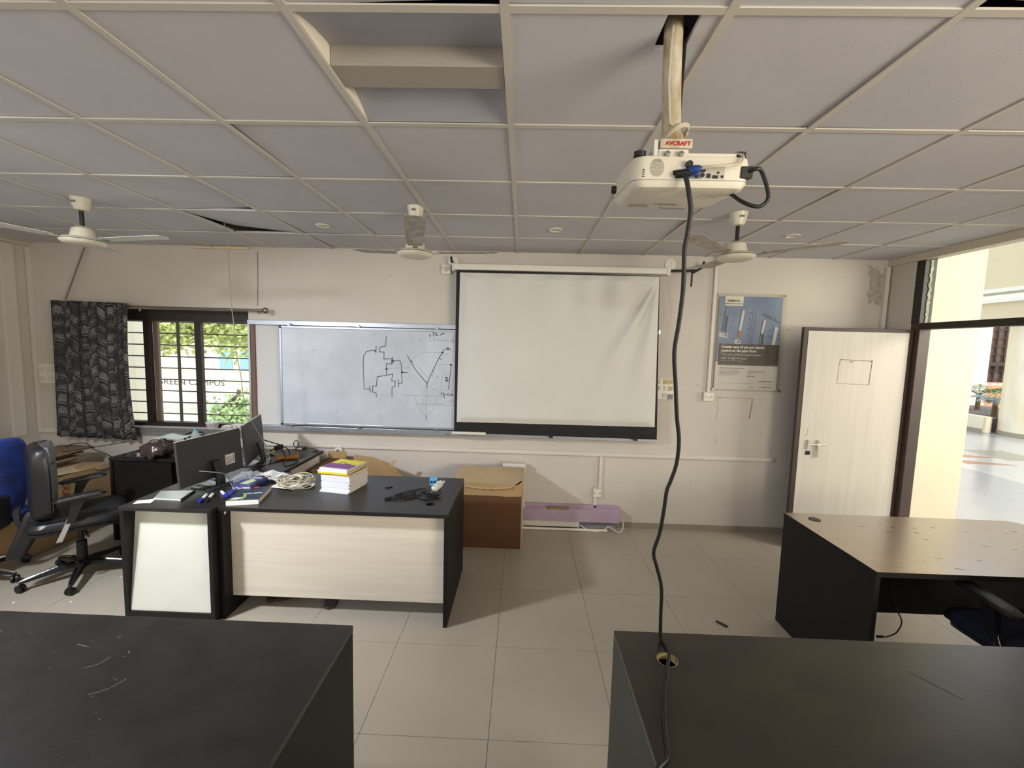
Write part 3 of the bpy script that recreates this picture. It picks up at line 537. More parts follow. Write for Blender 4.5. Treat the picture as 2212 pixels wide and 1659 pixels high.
FAINT=[[(-1.324,1.551),(-1.245,1.564),(-1.097,1.573)],[(-1.097,1.639),(-1.100,1.458)],[(-1.088,1.639),(-1.049,1.676),(-1.001,1.707),(-0.941,1.723),(-0.851,1.728),(-0.778,1.727)],[(-1.031,1.602),(-0.970,1.534),(-0.915,1.476)],[(-0.820,1.609),(-0.700,1.612)],[(-0.931,1.375),(-0.934,1.221),(-0.932,1.099)],[(-1.044,1.284),(-1.029,1.218),(-0.980,1.140),(-0.932,1.099)],[(-0.932,1.099),(-0.870,1.161),(-0.835,1.248),(-0.811,1.327),(-0.782,1.407),(-0.777,1.509)],[(-1.151,1.299),(-1.005,1.301)],[(-0.968,1.302),(-0.775,1.298)],[(-1.029,1.224),(-0.774,1.222),(-0.738,1.232),(-0.726,1.257)],[(-0.986,1.208),(-0.786,1.214),(-0.655,1.208)],[(-0.856,1.585),(-0.873,1.489)],[(-1.080,1.818),(-1.056,1.838)],[(-1.011,1.849),(-1.002,1.826),(-0.993,1.850)],[(-0.984,1.844),(-0.966,1.860)],[(-0.912,1.837),(-0.885,1.842)],[(-0.871,1.856),(-0.853,1.859),(-0.858,1.836),(-0.840,1.839)],[(-0.829,1.857),(-0.808,1.852),(-0.822,1.837),(-0.829,1.857)],[(-0.793,1.855),(-0.781,1.838),(-0.775,1.853),(-0.766,1.838),(-0.760,1.850)],[(-0.751,1.850),(-0.739,1.833),(-0.733,1.848),(-0.718,1.845),(-0.709,1.831)],[(-0.703,1.831),(-0.685,1.864),(-0.682,1.828),(-0.664,1.847),(-0.673,1.831),(-0.658,1.823)],[(-0.837,1.490),(-0.819,1.496),(-0.831,1.478),(-0.810,1.485)],[(-0.783,1.545),(-0.774,1.534)],[(-0.753,1.546),(-0.744,1.510)],[(-0.762,1.483),(-0.729,1.487)],[(-0.791,1.695),(-0.779,1.710),(-0.761,1.713)],[(-0.743,1.711),(-0.731,1.717),(-0.737,1.705)],[(-0.675,1.742),(-0.654,1.740)],[(-0.668,1.668),(-0.653,1.675)],[(-0.884,1.359),(-0.860,1.368),(-0.836,1.366),(-0.812,1.370)],[(-0.799,1.358),(-0.763,1.362),(-0.727,1.357),(-0.697,1.361),(-0.673,1.353)],[(-0.716,1.245),(-0.713,1.233)],[(-0.705,1.258),(-0.692,1.261),(-0.701,1.240),(-0.686,1.241)],[(-0.677,1.259),(-0.662,1.259),(-0.674,1.250),(-0.662,1.241)],[(-0.968,1.274),(-0.974,1.256),(-0.962,1.244)],[(-0.895,1.258),(-0.883,1.253),(-0.892,1.240)],[(-1.826,1.138),(-1.815,1.144),(-1.821,1.106),(-1.810,1.111)],[(-1.402,1.085),(-1.386,1.091)],[(-1.397,1.069),(-1.391,1.048),(-1.375,1.054)],[(-2.012,1.067),(-1.998,1.075)],[(-1.453,1.890),(-1.430,1.882)],[(-2.072,1.712),(-2.007,1.724)]]
DOTS=[(-0.778,1.728),(-0.695,1.612),(-0.725,1.771),(-1.326,1.553),(-1.172,1.525),(-1.260,1.633),(-1.436,1.726),(-0.735,1.485)]
wp_ = lambda a, b: (a, 4.0780, b)
mk = MB()
for l in STRONG: mk.ribbon(l, .0062, wp_)
for x, z in DOTS: mk.ribbon([(x - .006, z), (x + .006, z)], .014, wp_)
o = build('marker_drawing', mk, m_ink, wbd, label='black marker circuit diagram'); o['kind'] = 'stuff'
mk = MB()
for l in FAINT: mk.ribbon(l, .0042, lambda a, b: (a, 4.0782, b))
o = build('faint_marker_lines', mk, m_inkf, wbd, label='half-wiped grey marker sketch'); o['kind'] = 'stuff'
text('marker_word', 'CLK', .034, m_ink, wbd, facing_y(-.728, 4.0778, 1.308), 1.0, bold=.0006)
single('board_eraser_stick', bx(-.665, -.335, 3.998, 4.022, .945, .968), m_white, 'cream stick resting on the rail below the screen corner', 'stick', bevel=.004)
# poster under acrylic
po = thing('wall_poster', 'blue technical poster under a clear acrylic sheet, right of the screen', 'poster', (2.17, 4.14, 1.43))
build('acrylic_sheet', bx(1.850, 2.512, 4.128, 4.132, 1.428, 2.366), m_acryl, po)
for x, z in ((1.862, 2.355), (2.498, 2.352), (1.868, 1.442), (2.502, 1.440)): build('standoff_screw', MB().lathe([(.0, .024), (.009, .024), (.010, .018), (.006, .012), (.006, 0)][::-1], xf((x, 4.150, z), 0, math.pi / 2), 12), m_steel, po, smooth=True)
PW, PH, px0, pz1 = .598, .895, 1.876, 2.337
sheet = build('printed_sheet', bx(px0, px0 + PW, 4.1335, 4.1350, pz1 - PH, pz1), M('poster_paper', (214, 214, 216), .5), po)
def pq(s0, s1, t0, t1, y=4.1330): return MB().add([(px0 + s0 * PW, y, pz1 - t0 * PH), (px0 + s1 * PW, y, pz1 - t0 * PH), (px0 + s1 * PW, y, pz1 - t1 * PH), (px0 + s0 * PW, y, pz1 - t1 * PH)], [(0, 3, 2, 1)])
m_pblue = M('poster_blue', (92, 122, 170), .5, var=.25, scale=4, col2=(128, 156, 196))
build('poster_picture', pq(0, 1, 0, .70), m_pblue, sheet)
m_pd = M('poster_dark_blue', (40, 48, 74), .5); m_po = M('poster_orange', (190, 112, 52), .5); m_pl = M('poster_light', (206, 212, 222), .5); m_pblk = M('poster_black', (28, 29, 31), .45); m_pin = M('poster_ink', (26, 28, 34), .5)
def slant(s, t0, t1, w_, sh=-.04, y=4.1326): return MB().add([(px0 + (s) * PW, y, pz1 - t0 * PH), (px0 + (s + w_) * PW, y, pz1 - (t0 + .012) * PH), (px0 + (s + w_ + sh) * PW, y, pz1 - (t1 + .012) * PH), (px0 + (s + sh) * PW, y, pz1 - t1 * PH)], [(0, 3, 2, 1)])
for q, mm in ((slant(.10, .10, .365, .015), m_pin), (slant(.115, .20, .375, .035, -.02), m_pd), (slant(.35, .13, .43, .008), m_pin), (slant(.375, .14, .37, .035), m_pl), (slant(.348, .365, .435, .04, -.008), m_po),
              (slant(.545, .12, .50, .004), m_pin), (slant(.585, .14, .50, .004), m_pin), (slant(.70, .23, .52, .012), m_pin), (slant(.695, .25, .28, .01), m_po), (slant(.725, .24, .39, .03), m_pl), (slant(.70, .385, .52, .04, -.005), m_pd),
              (slant(.885, .30, .52, .006), m_pin), (slant(.91, .31, .53, .05), m_pl)): build('poster_gauge', q, mm, sheet)
tk = MB()
for s0, t0, n_ in ((.165, .12, 26), (.42, .17, 26), (.775, .26, 24), (.955, .34, 16)):
    for k in range(n_): tk.add([(px0 + (s0 - .0025 * k) * PW + dx, 4.1325, pz1 - (t0 + .0105 * k) * PH + dz) for dx, dz in ((0, 0), (.010 if k % 5 == 0 else .005, -.002), (.010 if k % 5 == 0 else .005, -.005), (0, -.003))], [(0, 3, 2, 1)])
build('poster_scale_marks', tk, m_pin, sheet)
build('poster_label_box', slant(.03, .385, .43, .15, -.006), m_pl, sheet); build('poster_label_box', slant(.285, .455, .50, .10, -.004), m_pl, sheet)
def ptext(s, body, t, size, mm, roll=0, sx_=1.0, bold=0.0, y=4.1322, al='LEFT'): return text('poster_text', body, size, mm, sheet, facing_y(px0 + s * PW, y, pz1 - t * PH, roll), sx_, al, bold)
for s, b, t in ((.20, '140', .185), (.20, '100', .255), (.19, '50', .325), (.19, '0', .395), (.47, '100', .175), (.47, '80', .24), (.46, '60', .295), (.455, '40', .35), (.455, '20', .405), (.45, '0', .465), (.80, '150', .35), (.80, '100', .42), (.79, '50', .49), (.96, '60', .40), (.955, '40', .45)): ptext(s, b, t, .022, m_pin, .22)
ptext(.055, '118,0', .417, .036, m_pin, .16, 1, .001); ptext(.235, '°C', .455, .030, m_pin, .16); ptext(.315, '24', .49, .032, m_pin, .12, 1, .001)
ptext(.70, 'Station 2', .185, .036, m_pin, .42); ptext(.66, 'Temperature', .195, .038, m_pin, .38)
build('poster_band', pq(.035, 1, .505, .735, 4.1323), m_pblk, sheet); build('poster_band_edge', pq(.035, 1, .713, .735, 4.1320), M('poster_grey', (84, 84, 84), .5), sheet)
m_pw = M('poster_white_text', (226, 224, 218), .5); m_pg = M('poster_grey_text', (176, 174, 170), .5)
for k, (b, mm, bo) in enumerate((('Greater ease of use and clearer', m_pw, .0011), ('control on the plant floor:', m_pw, .0011), ('The new software generation', m_pg, .0004), ('with Sm@rtAccess', m_pg, .0004))):
    ptext(.075, b, .550 + .040 * k, .0345, mm, 0, .93, bo, 4.1316)
ptext(.075, 'SIMATIC HMI · WinCC flexible', .694, .0165, m_pg, y=4.1316)
lg = build('poster_logo_block', pq(.09, .375, 0, .098, 4.1323), M('poster_logo_white', (232, 230, 224), .5), sheet); build('poster_logo_rule', pq(.09, .375, .074, .081, 4.1320), m_pin, sheet)
ptext(.118, 'SIEMENS', .058, .032, m_pin, 0, 1.02, .0007, 4.1316)
ptext(.07, 'SIMATIC HMI. The Human Machine Interface.', .772, .0125, m_pin, 0, 1, .0003)
for k, b in enumerate(('Greater ease of use and clearer control on', 'the plant floor: the new software generation', 'with Sm@rtAccess for the Human Machine', 'Interface. Greater ease of use and clearer', 'control on the plant floor.')): ptext(.065, b, .793 + .0135 * k, .0112, m_pin)
for k, b in enumerate(('The new software generation with', 'Sm@rtAccess for the plant floor and', 'clearer control.')): ptext(.53, b, .797 + .0145 * k, .0112, m_pin)
ptext(.52, 'SIMATIC HMI', .855, .012, m_pin, 0, 1, .0003); ptext(.935, 'www.siemens.com/hmi', .908, .0155, m_pin, 0, 1, .0005, al='RIGHT')
build('poster_rule', pq(.07, .95, .930, .932), m_pin, sheet); ptext(.56, 'Presented by', .972, .012, m_pin); ptext(.935, '• DesignTech', .975, .025, m_pin, al='RIGHT')
# sockets, switch plates and trunking
def plate(label, x, z, w_, h_, holes=(), dep=.035, name='wall_socket', cat='socket', y=YB, extra=None):
    t = thing(name, label, cat, (x, y, z)); build('box', bx(x - w_ / 2, x + w_ / 2, y - dep, y - .0005, z - h_ / 2, z + h_ / 2), m_white, t, bevel=.003)
    hm = MB()
    for a, b in holes: hm.tube([(x + a, y - dep - .0012, z + b), (x + a, y - dep + .002, z + b)], .0052, 8)
    if holes: build('socket_holes', hm, m_dark, t)
    return t
plate('white socket box high on the wall at the screen casing\'s left end', -.76, 2.530, .088, .088, ((-.03, .012), (.03, .012), (0, .022), (-.010, .004), (.010, .004), (-.010, -.014), (.010, -.014)))
plate('white socket box under the poster at the foot of the trunking', 1.829, 1.367, .095, .085, ((-.028, 0), (.028, 0), (0, -.012)))
plate('white socket box low on the wall above the lilac board', .789, .361, .082, .082, ((-.028, 0), (.028, 0)))
s_ = plate('small white socket below the trunking with a cord plugged in', -1.832, .722, .075, .085, ((-.02, .02), (.02, .02)))
build('plug', MB().tube([(-1.832, 4.118, .712), (-1.832, 4.095, .708)], .014, 10), m_grey, s_, smooth=True)
single('socket_cord', MB().tube(smooth_path([(-1.832, 4.093, .707), (-1.85, 4.09, .68), (-1.88, 4.10, .60), (-1.90, 4.10, .45), (-1.90, 4.10, .2), (-1.90, 4.08, .006)]), .005, 6), m_grey, 'grey cord hanging from the small socket behind the notebooks', 'cable', smooth=True)
sw = thing('switchboard', 'cream switch and socket board beside the screen\'s lower right edge', 'switchboard', (1.41, YB, 1.43))
build('box', bx(1.33, 1.492, YB - .022, YB - .0005, 1.325, 1.53), m_white, sw, bevel=.003)
for x, z, k in ((1.352, 1.50, 's'), (1.405, 1.50, 'k'), (1.458, 1.50, 'k'), (1.352, 1.435, 's'), (1.405, 1.435, 's'), (1.458, 1.435, 'k'), (1.395, 1.365, 's'), (1.42, 1.365, 's'), (1.46, 1.36, 'p')):
    if k == 'k':
        q = build('socket_face', bx(x - .022, x + .022, YB - .026, YB - .0222, z - .024, z + .024), M('aged_plastic', (196, 176, 120), .5) if 'aged_plastic' not in bpy.data.materials else bpy.data.materials['aged_plastic'], sw)
        build('socket_holes', MB().tube([(x, YB - .0268, z + .008), (x, YB - .0255, z + .008)], .004, 8).tube([(x - .008, YB - .0268, z - .006), (x - .008, YB - .0255, z - .006)], .004, 8).tube([(x + .008, YB - .0268, z - .006), (x + .008, YB - .0255, z - .006)], .004, 8), m_dark, q)
    elif k == 's': build('switch', MB().prism([(-.021, -.024), (-.021, .024), (-.031, .012), (-.024, -.024)], x - .010, x + .010, lambda a, b, t: (t, YB + a, z + b)), m_whiter, sw)
    else: build('loose_plate', bx(x - .028, x + .024, YB - .028, YB - .0222, z - .03, z + .02), m_grey, sw)
sw = thing('switchboard', 'pale switch board on the wall left of the dark curtain', 'switchboard', (-4.84, YB, 1.41))
build('box', bx(-4.903, -4.735, YB - .018, YB - .0005, 1.31, 1.51), m_white, sw, bevel=.003)
for x, z in ((-4.865, 1.45), (-4.78, 1.45), (-4.865, 1.36), (-4.78, 1.36)): build('switch', MB().prism([(-.017, -.026), (-.017, .026), (-.027, .012), (-.020, -.026)], x - .022, x + .022, lambda a, b, t: (t, YB + a, z + b)), m_whiter, sw)
def ring(x, z, r, label):
    t = thing('ceiling_rose', label, 'junction box', (x, YB, z)); build('cover', MB().lathe([(.0, .012), (r * .86, .012), (r, .008), (r, .0005)][::-1], xf((x, YB, z), 0, math.pi / 2), 28), m_white, t, smooth=True)
    build('screw', MB().tube([(x + .01, YB - .0135, z + .012), (x + .01, YB - .011, z + .012)], .004, 8).tube([(x + .01, YB - .0135, z - .014), (x + .01, YB - .011, z - .014)], .004, 8), m_grey, t)
ring(1.39, 2.625, .054, 'round white junction cover on the wall above the screen\'s right end'); ring(-.70, 2.61, .05, 'round white junction cover above the screen\'s left end')
m_tr = M('trunking_pvc', (214, 208, 198), .5)
def trunk(label, boxes): 
    t = thing('cable_trunking', label, 'trunking', ((boxes[0][0] + boxes[0][1]) / 2, YB, boxes[0][4]))
    for b in boxes: build('duct', bx(*b), m_tr, t, bevel=.002)
    return t
t = trunk('long white cable trunking running across the wall below the boards', [(-2.60, 2.50, YB - .022, YB - .0005, .735, .775)])
build('cover_strip', bx(-2.60, 2.50, YB - .026, YB - .0225, .742, .768), m_tr, t)
trunk('white vertical trunking from the ceiling down to the poster\'s socket', [(1.812, 1.842, YB - .025, YB - .0005, 1.41, 2.70)])
trunk('short white vertical trunking above and below the low socket', [(.80, .83, YB - .025, YB - .0005, .404, .734), (.755, .79, YB - .018, YB - .0005, .14, .318)])
trunk('grey-white trunking down the left room corner', [(-4.945, -4.908, YB - .030, YB - .0005, .80, 2.66), (-4.907, -4.60, YB - .022, YB - .0005, .80, .85)])
trunk('pale trunking beside the door at the right corner', [(3.405, 3.44, YB - .035, YB - .0005, .06, 2.64)])
t = thing('cable_trunking', 'pale strip trunking on the left side wall beside the corner', 'trunking', (XL, 4.02, .8)); build('duct', bx(XL + .0005, XL + .022, 3.92, 4.02, .80, 2.66), m_tr, t)
single('wall_wire', MB().tube([(-2.62, YB - .004, 2.66), (-2.626, YB - .004, 2.4), (-2.635, YB - .004, 2.14)], .0026, 5), m_grey, 'thin straight wire on the wall above the curtain rod\'s end', 'cable')
single('wall_pull_rod', MB().tube([(-4.318, 4.118, 2.672), (-4.528, 4.10, 2.15)], .0062, 6), M('dull_rod', (112, 106, 100), .5), 'thin slanting grey rod on the wall above the dark curtain', 'rod')
single('wall_wire', MB().tube(smooth_path([(1.86, YB - .005, 2.67), (1.75, YB - .005, 2.645), (1.6, YB - .005, 2.605), (1.52, YB - .005, 2.59)]), .003, 5), m_grey, 'loose wire slanting from ceiling to the screen\'s right bracket', 'cable')
single('wooden_batten', bx(-3.27, -2.70, 4.115, 4.135, 2.680, 2.694), M('pale_batten', (226, 210, 160), .7), 'thin pale batten tucked at the ceiling edge above the window', 'batten')
# curtain and rod
m_rod = M('rod_metal', (150, 136, 124), .3, metal=.9)
rod = thing('curtain_rod', 'metal curtain rod with round finial above the window', 'rod', (-3.5, 4.07, 2.09))
build('tube', MB().tube([(-4.62, 4.086, 2.098), (-2.545, 4.072, 2.090)], .0125, 12), m_rod, rod, smooth=True)
build('finial', MB().lathe([(0, 0), (.014, .002), (.014, .018), (.010, .022), (.026, .038), (.030, .052), (.024, .070), (0, .080)], xf((-2.56, 4.072, 2.090), 0, 0, math.pi / 2), 16), m_rod, rod, smooth=True)
for x in (-2.62, -3.83, -4.60): build('rod_bracket', MB().tube([(x, YB - .001, 2.085), (x, 4.072, 2.082)], .006, 8).tube([(x, 4.15, 2.06), (x, 4.15, 2.11)], .012, 8), m_rod, rod, smooth=True)
def curtain_mat():
    m = M('curtain_cloth', (42, 40, 44), .7); t = m.node_tree; b = t.nodes['Principled BSDF']; uv = N(t, 'ShaderNodeUVMap'); sp = N(t, 'ShaderNodeSeparateXYZ'); t.links.new(uv.outputs[0], sp.inputs[0])
    def mt(op, a, b_=None, c=None):
        n = N(t, 'ShaderNodeMath', operation=op)
        for k, v in enumerate((a, b_, c)):
            if v is None: continue
            if isinstance(v, (int, float)): n.inputs[k].default_value = v
            else: t.links.new(v, n.inputs[k])
        return n.outputs[0]
    col = mt('MULTIPLY', sp.outputs[0], 1 / .105); fr_ = mt('FRACT', col); d = mt('ABSOLUTE', mt('SUBTRACT', fr_, .5)); cell = mt('FLOOR', col)
    vv = mt('ADD', sp.outputs[1], mt('MULTIPLY', mt('MODULO', cell, 2.0), .06))
    ph = mt('SUBTRACT', vv, mt('MULTIPLY', mt('MULTIPLY', d, d), -.22)); band = mt('FRACT', mt('MULTIPLY', ph, 1 / .125))
    line = mt('GREATER_THAN', mt('SINE', mt('MULTIPLY', mt('SUBTRACT', vv, mt('MULTIPLY', d, .105)), 2 * math.pi / .0155)), .35)
    env = mt('MULTIPLY', mt('GREATER_THAN', band, .38), mt('LESS_THAN', d, .46))
    arc = mt('LESS_THAN', mt('ABSOLUTE', mt('SUBTRACT', band, .24)), .022)
    k = mt('MAXIMUM', mt('MULTIPLY', line, env), mt('MULTIPLY', arc, .8)); nz = N(t, 'ShaderNodeTexNoise', Scale=9.0); t.links.new(uv.outputs[0], nz.inputs['Vector'])
    k = mt('MULTIPLY', k, mt('MINIMUM', mt('MAXIMUM', mt('MULTIPLY', mt('SUBTRACT', nz.outputs[0], .40), 5.0), .10), 1.0)); mx = N(t, 'ShaderNodeMix', data_type='RGBA'); mx.inputs[6].default_value = lin((36, 33, 36)); mx.inputs[7].default_value = lin((184, 181, 180))
    t.links.new(k, mx.inputs[0]); t.links.new(mx.outputs[2], b.inputs['Base Color']); return m
cu = thing('window_curtain', 'dark curtain with pale leaf-line pattern, gathered left of the window', 'curtain', (-4.25, 4.07, .78))
NF = 9; CL0, CL1 = -4.640, -3.850
def cf(u, v):
    a = u * NF * 2 * math.pi; amp = (.030 + .012 * math.sin(u * 23)) * (1 - .15 * v)
    xl = -4.640 - .03 * (1 - v) ; xr = -3.865 + .015 * (1 - v) - .05 * math.sin(max(0, v - .0) * math.pi) * .6
    x = xl + (xr - xl) * u + .010 * math.sin(2 * a); return (x, 4.062 + amp * math.sin(a) + .006 * math.sin(a * .5 + v * 3), .785 + 1.355 * v - .018 * u * (1 - v) * 0 - .012 * u)
NU, NV = 190, 24
cmb = MB().grid(cf, NU, NV); co = build('cloth', cmb, curtain_mat(), cu, smooth='all', solid=.003)
uvl = co.data.uv_layers.new(name='UVMap'); Wc = 1.55
for lp in co.data.loops: i = lp.vertex_index; uvl.data[lp.index].uv = ((i % (NU + 1)) / NU * Wc, (i // (NU + 1)) / NV * 1.36)
for k in range(NF): 
    x = CL0 + (k + .62) * (CL1 - CL0) / NF; build('eyelet', MB().tube([(x + .003 * math.cos(a) - .0, 4.072 + .021 * math.cos(a), 2.094 + .021 * math.sin(a)) for a in [2 * math.pi * q / 16 for q in range(16)]], .004, 6, closed=True), m_rod, cu, smooth=True)
# ================================================================ CEILING FIXTURES
m_fan = M('fan_cream_enamel', (220, 214, 192), .35, var=.08, scale=20); m_blade = M('fan_blade_dusty', (188, 180, 168), .5, var=.3, scale=16, col2=(130, 122, 110)); m_bladew = M('fan_blade_white', (216, 214, 206), .45)
def fan(label, c, angs, mb_, tilt=0.05, R_=.58, dz=.035):
    t = thing('ceiling_fan', label, 'fan', (c[0], c[1], 2.70)); o = Vector((c[0], c[1], 0))
    can = build('canopy', MB().lathe([(.024, 2.628), (.036, 2.632), (.047, 2.66), (.053, 2.70), (.056, 2.709)], xf((c[0], c[1], 0)), 24), m_fan, t, smooth=True)
    build('badge', bx(c[0] - .014, c[0] + .014, c[1] - .0535, c[1] - .046, 2.672, 2.684), m_grey, can)
    build('down_rod', MB().tube([(c[0], c[1], 2.64), (c[0], c[1], 2.56 - dz)], .0125, 12), m_dark, t, smooth=True)
    mot = build('motor', MB().lathe([(.016, 2.565), (.030, 2.562), (.055, 2.545), (.063, 2.515), (.068, 2.492), (.105, 2.484), (.118, 2.474), (.120, 2.462), (.112, 2.455), (.108, 2.450), (.09, 2.444), (.06, 2.438), (.0, 2.436)][::-1], xf((c[0], c[1], -dz)), 36), m_fan, t, smooth=True)
    build('trim_ring', MB().lathe([(.121, 2.466), (.1225, 2.469), (.121, 2.472)], xf((c[0], c[1], -dz)), 36), m_steel, mot)
    for a in angs:
        mt_ = xf((c[0], c[1], 2.468 - dz), math.radians(a)) @ Matrix.Rotation(-tilt, 4, 'Y')
        ar = build('blade_arm', MB().box(.085, .17, -.016, .016, -.004, .002, mt_), m_steel, t)
        pts = [(.145, -.040), (.165, -.052), (R_ - .03, -.062), (R_, -.048), (R_, .030), (R_ - .035, .062), (.17, .050), (.145, .040)]
        mt2 = mt_ @ Matrix.Rotation(math.radians(2), 4, 'X')
        bl_ = build('blade', MB().prism(pts, -.0015, .0015, lambda x, y, q: mt2 @ Vector((x, y, q + .003))), mb_, t, bevel=.001)
        build('blade_screws', MB().tube([mt2 @ Vector((.165, -.02, -.001)), mt2 @ Vector((.165, -.02, .008))], .005, 6).tube([mt2 @ Vector((.165, .02, -.001)), mt2 @ Vector((.165, .02, .008))], .005, 6), m_grey, bl_)
    return t
fan('white ceiling fan at the left, above the curtain', (-2.957, 2.812), (-2, 118, 238), m_bladew)
fan('dusty ceiling fan in the middle, one blade pointing at the camera', (-.735, 2.86), (27, 150, 284), m_blade, .12, .60, .06)
fan('cream ceiling fan at the right, near the poster', (1.383, 2.864), (-30, 88, 219), m_blade)
for x, y, lb in ((-1.589, 3.343, 'recessed round downlight between the left and middle fans'), (.227, 3.331, 'recessed round downlight above the projection screen'), (2.046, 3.368, 'recessed round downlight right of the right-hand fan')):
    t = thing('downlight', lb, 'ceiling light', (x, y, 2.705), group=None)
    build('trim_ring', MB().lathe([(.052, 2.7095), (.052, 2.703), (.047, 2.700), (.038, 2.703), (.034, 2.7095)], xf((x, y, 0)), 28), m_whiter, t, smooth=True)
    build('reflector', MB().lathe([(.0345, 2.7085), (.012, 2.7095), (0, 2.7095)], xf((x, y, 0)), 24), M('lamp_reflector', (214, 190, 120), .3) if 'lamp_reflector' not in bpy.data.materials else bpy.data.materials['lamp_reflector'], t)
# recessed light fixture in the missing-board bay: central box between two curved reflectors
tf = thing('recessed_light_fixture', 'recessed square ceiling light housing with a central box, lamps gone', 'ceiling light', (-.373, 1.51, 2.71))
m_tf = M('fixture_enamel', (168, 168, 176), .6); m_tfb = M('fixture_box_enamel', (164, 158, 147), .6); XA, XB = -.658, -.088
build('reflector', MB().loft([[(XA, y, z), (XB, y, z), (XB, y, z + .004), (XA, y, z + .004)] for y, z in ((1.223, 2.7115), (1.28, 2.734), (1.35, 2.755), (1.42, 2.770), (1.50, 2.778))]), m_tf, tf, smooth=True)
build('reflector', MB().loft([[(XA, y, z), (XB, y, z), (XB, y, z + .004), (XA, y, z + .004)] for y, z in ((1.795, 2.7115), (1.74, 2.734), (1.67, 2.755), (1.60, 2.770), (1.54, 2.778))]), m_tf, tf, smooth=True)
build('lamp_box', bx(XA, XB, 1.452, 1.572, 2.7115, 2.776), m_tfb, tf, bevel=.003)
for x in (XA - .004, XB + .001): build('end_plate', MB().prism([(1.222, 2.7105), (1.796, 2.7105), (1.796, 2.79), (1.222, 2.79)], x, x + .003, lambda a, b, q: (q, a, b)), M('end_plate_white', (232, 224, 208), .7) if 'end_plate_white' not in bpy.data.materials else bpy.data.materials['end_plate_white'], tf)
# projector on its pole
mtn = thing('projector_mount', 'white paint-worn ceiling pole and bracket holding the projector', 'mount', (.425, 1.30, 2.36))
m_pole = M('worn_white_paint', (208, 200, 178), .6, var=.5, scale=(18, 18, 9), col2=(150, 122, 84), bump=.2, bscale=50)
build('pole', MB().tube([(.405, 1.31, 2.96), (.410, 1.305, 2.6), (.418, 1.30, 2.40)], .0265, 20), m_pole, mtn, smooth=True)
build('pole_foot', MB().lathe([(.044, 2.372), (.040, 2.385), (.030, 2.41), (.027, 2.43)], xf((.423, 1.30, 0)), 20), m_pole, mtn, smooth=True)
build('upper_plate', bx(.352, .438, 1.185, 1.37, 2.347, 2.371), m_pole, mtn, bevel=.002)
build('lower_plate', MB().box(.350, .430, 1.188, 1.37, 2.318, 2.346), m_whiter, mtn, bevel=.002)
build('side_flange', MB().prism([(1.19, 2.318), (1.40, 2.318), (1.40, 2.332), (1.30, 2.37), (1.19, 2.37)], .338, .349, lambda a, b, t: (t, a, b)), m_whiter, mtn)
for x in (.372, .408): build('bolt', MB().lathe([(0, .010), (.0075, .009), (.0085, .003), (.0085, 0)][::-1], xf((x, 1.188, 2.331), 0, math.pi / 2), 6), m_steel, mtn)
text('maker_lettering', 'AVCRAFT', .0155, M('red_lettering', (186, 28, 24), .5), mtn, facing_y(.3655, 1.1838, 2.3535), 1.0, bold=.0004)
PM = xf((.442, 1.192, 2.243)) @ Matrix.Rotation(math.radians(7.2), 4, 'X')
pj = thing('projector', 'white ceiling projector hanging upside down, ports facing the camera', 'projector', (.442, 1.192, 2.243))
def pring(w_, d_, z, oy=0): return [PM @ Vector((a, b + .135 + oy, z)) for a, b in rrect(w_, d_, .035, 5)]
m_pj = M('projector_white', (218, 212, 194), .45)
pbdy = build('body', MB().loft([pring(.27, .235, .0), pring(.300, .262, .006), pring(.316, .272, .020), pring(.318, .272, .066), pring(.310, .266, .082), pring(.29, .25, .086)]), m_pj, pj, smooth=True)
build('seam', MB().loft([pring(.3175, .2735, .0225), pring(.3175, .2735, .0238)]), m_grey, pj)
PT = lambda x, y, z: PM @ Vector((x, y, z))
fr_y = -.0012
gr = MB(); 
for rr in range(1, 8):
    for k in range(6 * rr): a = 2 * math.pi * k / (6 * rr); gr.tube([PT(-.0955 + rr * .0026 * math.cos(a), -.0022, .053 + rr * .0030 * math.sin(a)), PT(-.0955 + rr * .0026 * math.cos(a), .002, .053 + rr * .0030 * math.sin(a))], .0008, 4)
o = build('speaker_grille', gr, m_dark, pj); o['kind'] = 'stuff'
for k in range(4): build('vent_slot', MB().box(-.1335, -.1195, -.0005, .004, .030 + k * .0055, .0325 + k * .0055, PM), m_dark, pj)
build('port_recess', MB().box(-.045, .024, -.0022, .002, .027, .047, PM), m_grey, pj); build('port_panel', MB().box(.015, .085, -.0020, .002, .027, .061, PM), M('port_panel_grey', (186, 182, 168), .5), pj)
for x, z, r in ((.028, .048, .0055), (.027, .036, .0055), (.012, .0335, .0055), (.0795, .033, .0035), (.068, .0425, .0028)): build('port', MB().tube([PT(x, -.004, z), PT(x, .0, z)], r, 12), m_dark, pj)
for x, z, a, b in ((.043, .0345, .010, .011), (.061, .032, .014, .008)): build('port', MB().box(x - a / 2, x + a / 2, -.0035, .001, z - b / 2, z + b / 2, PM), m_dark, pj)
build('sticker', MB().box(-.042, -.012, -.0018, .001, .0505, .0565, PM), m_paper, pj)
build('screw_knob', MB().lathe([(.0, .012), (.009, .012), (.009, 0)][::-1], PM @ xf((-.013, .0, .061), 0, math.pi / 2), 16), m_dark, pj, smooth=True)
for x in (-.135, .135): build('foot', MB().lathe([(.018, 0), (.017, .006)], PM @ xf((x, .035, .084)), 16).lathe([(.016, .006), (.016, .018), (.0, .019)], PM @ xf((x, .035, .084)), 16), m_dark, pj, smooth=True)
build('top_ridge', MB().box(-.045, .115, .006, .02, .082, .0925, PM), m_pj, pj, bevel=.002)
build('lens', MB().tube([PT(-.152, .215, .045), PT(-.170, .222, .045)], .012, 14), m_dark, pj, smooth=True)
build('power_inlet', MB().box(.128, .160, -.004, .03, .030, .060, PM), m_dark, pj, bevel=.002)
build('maker_lettering', MB(), m_grey, pj) if False else None
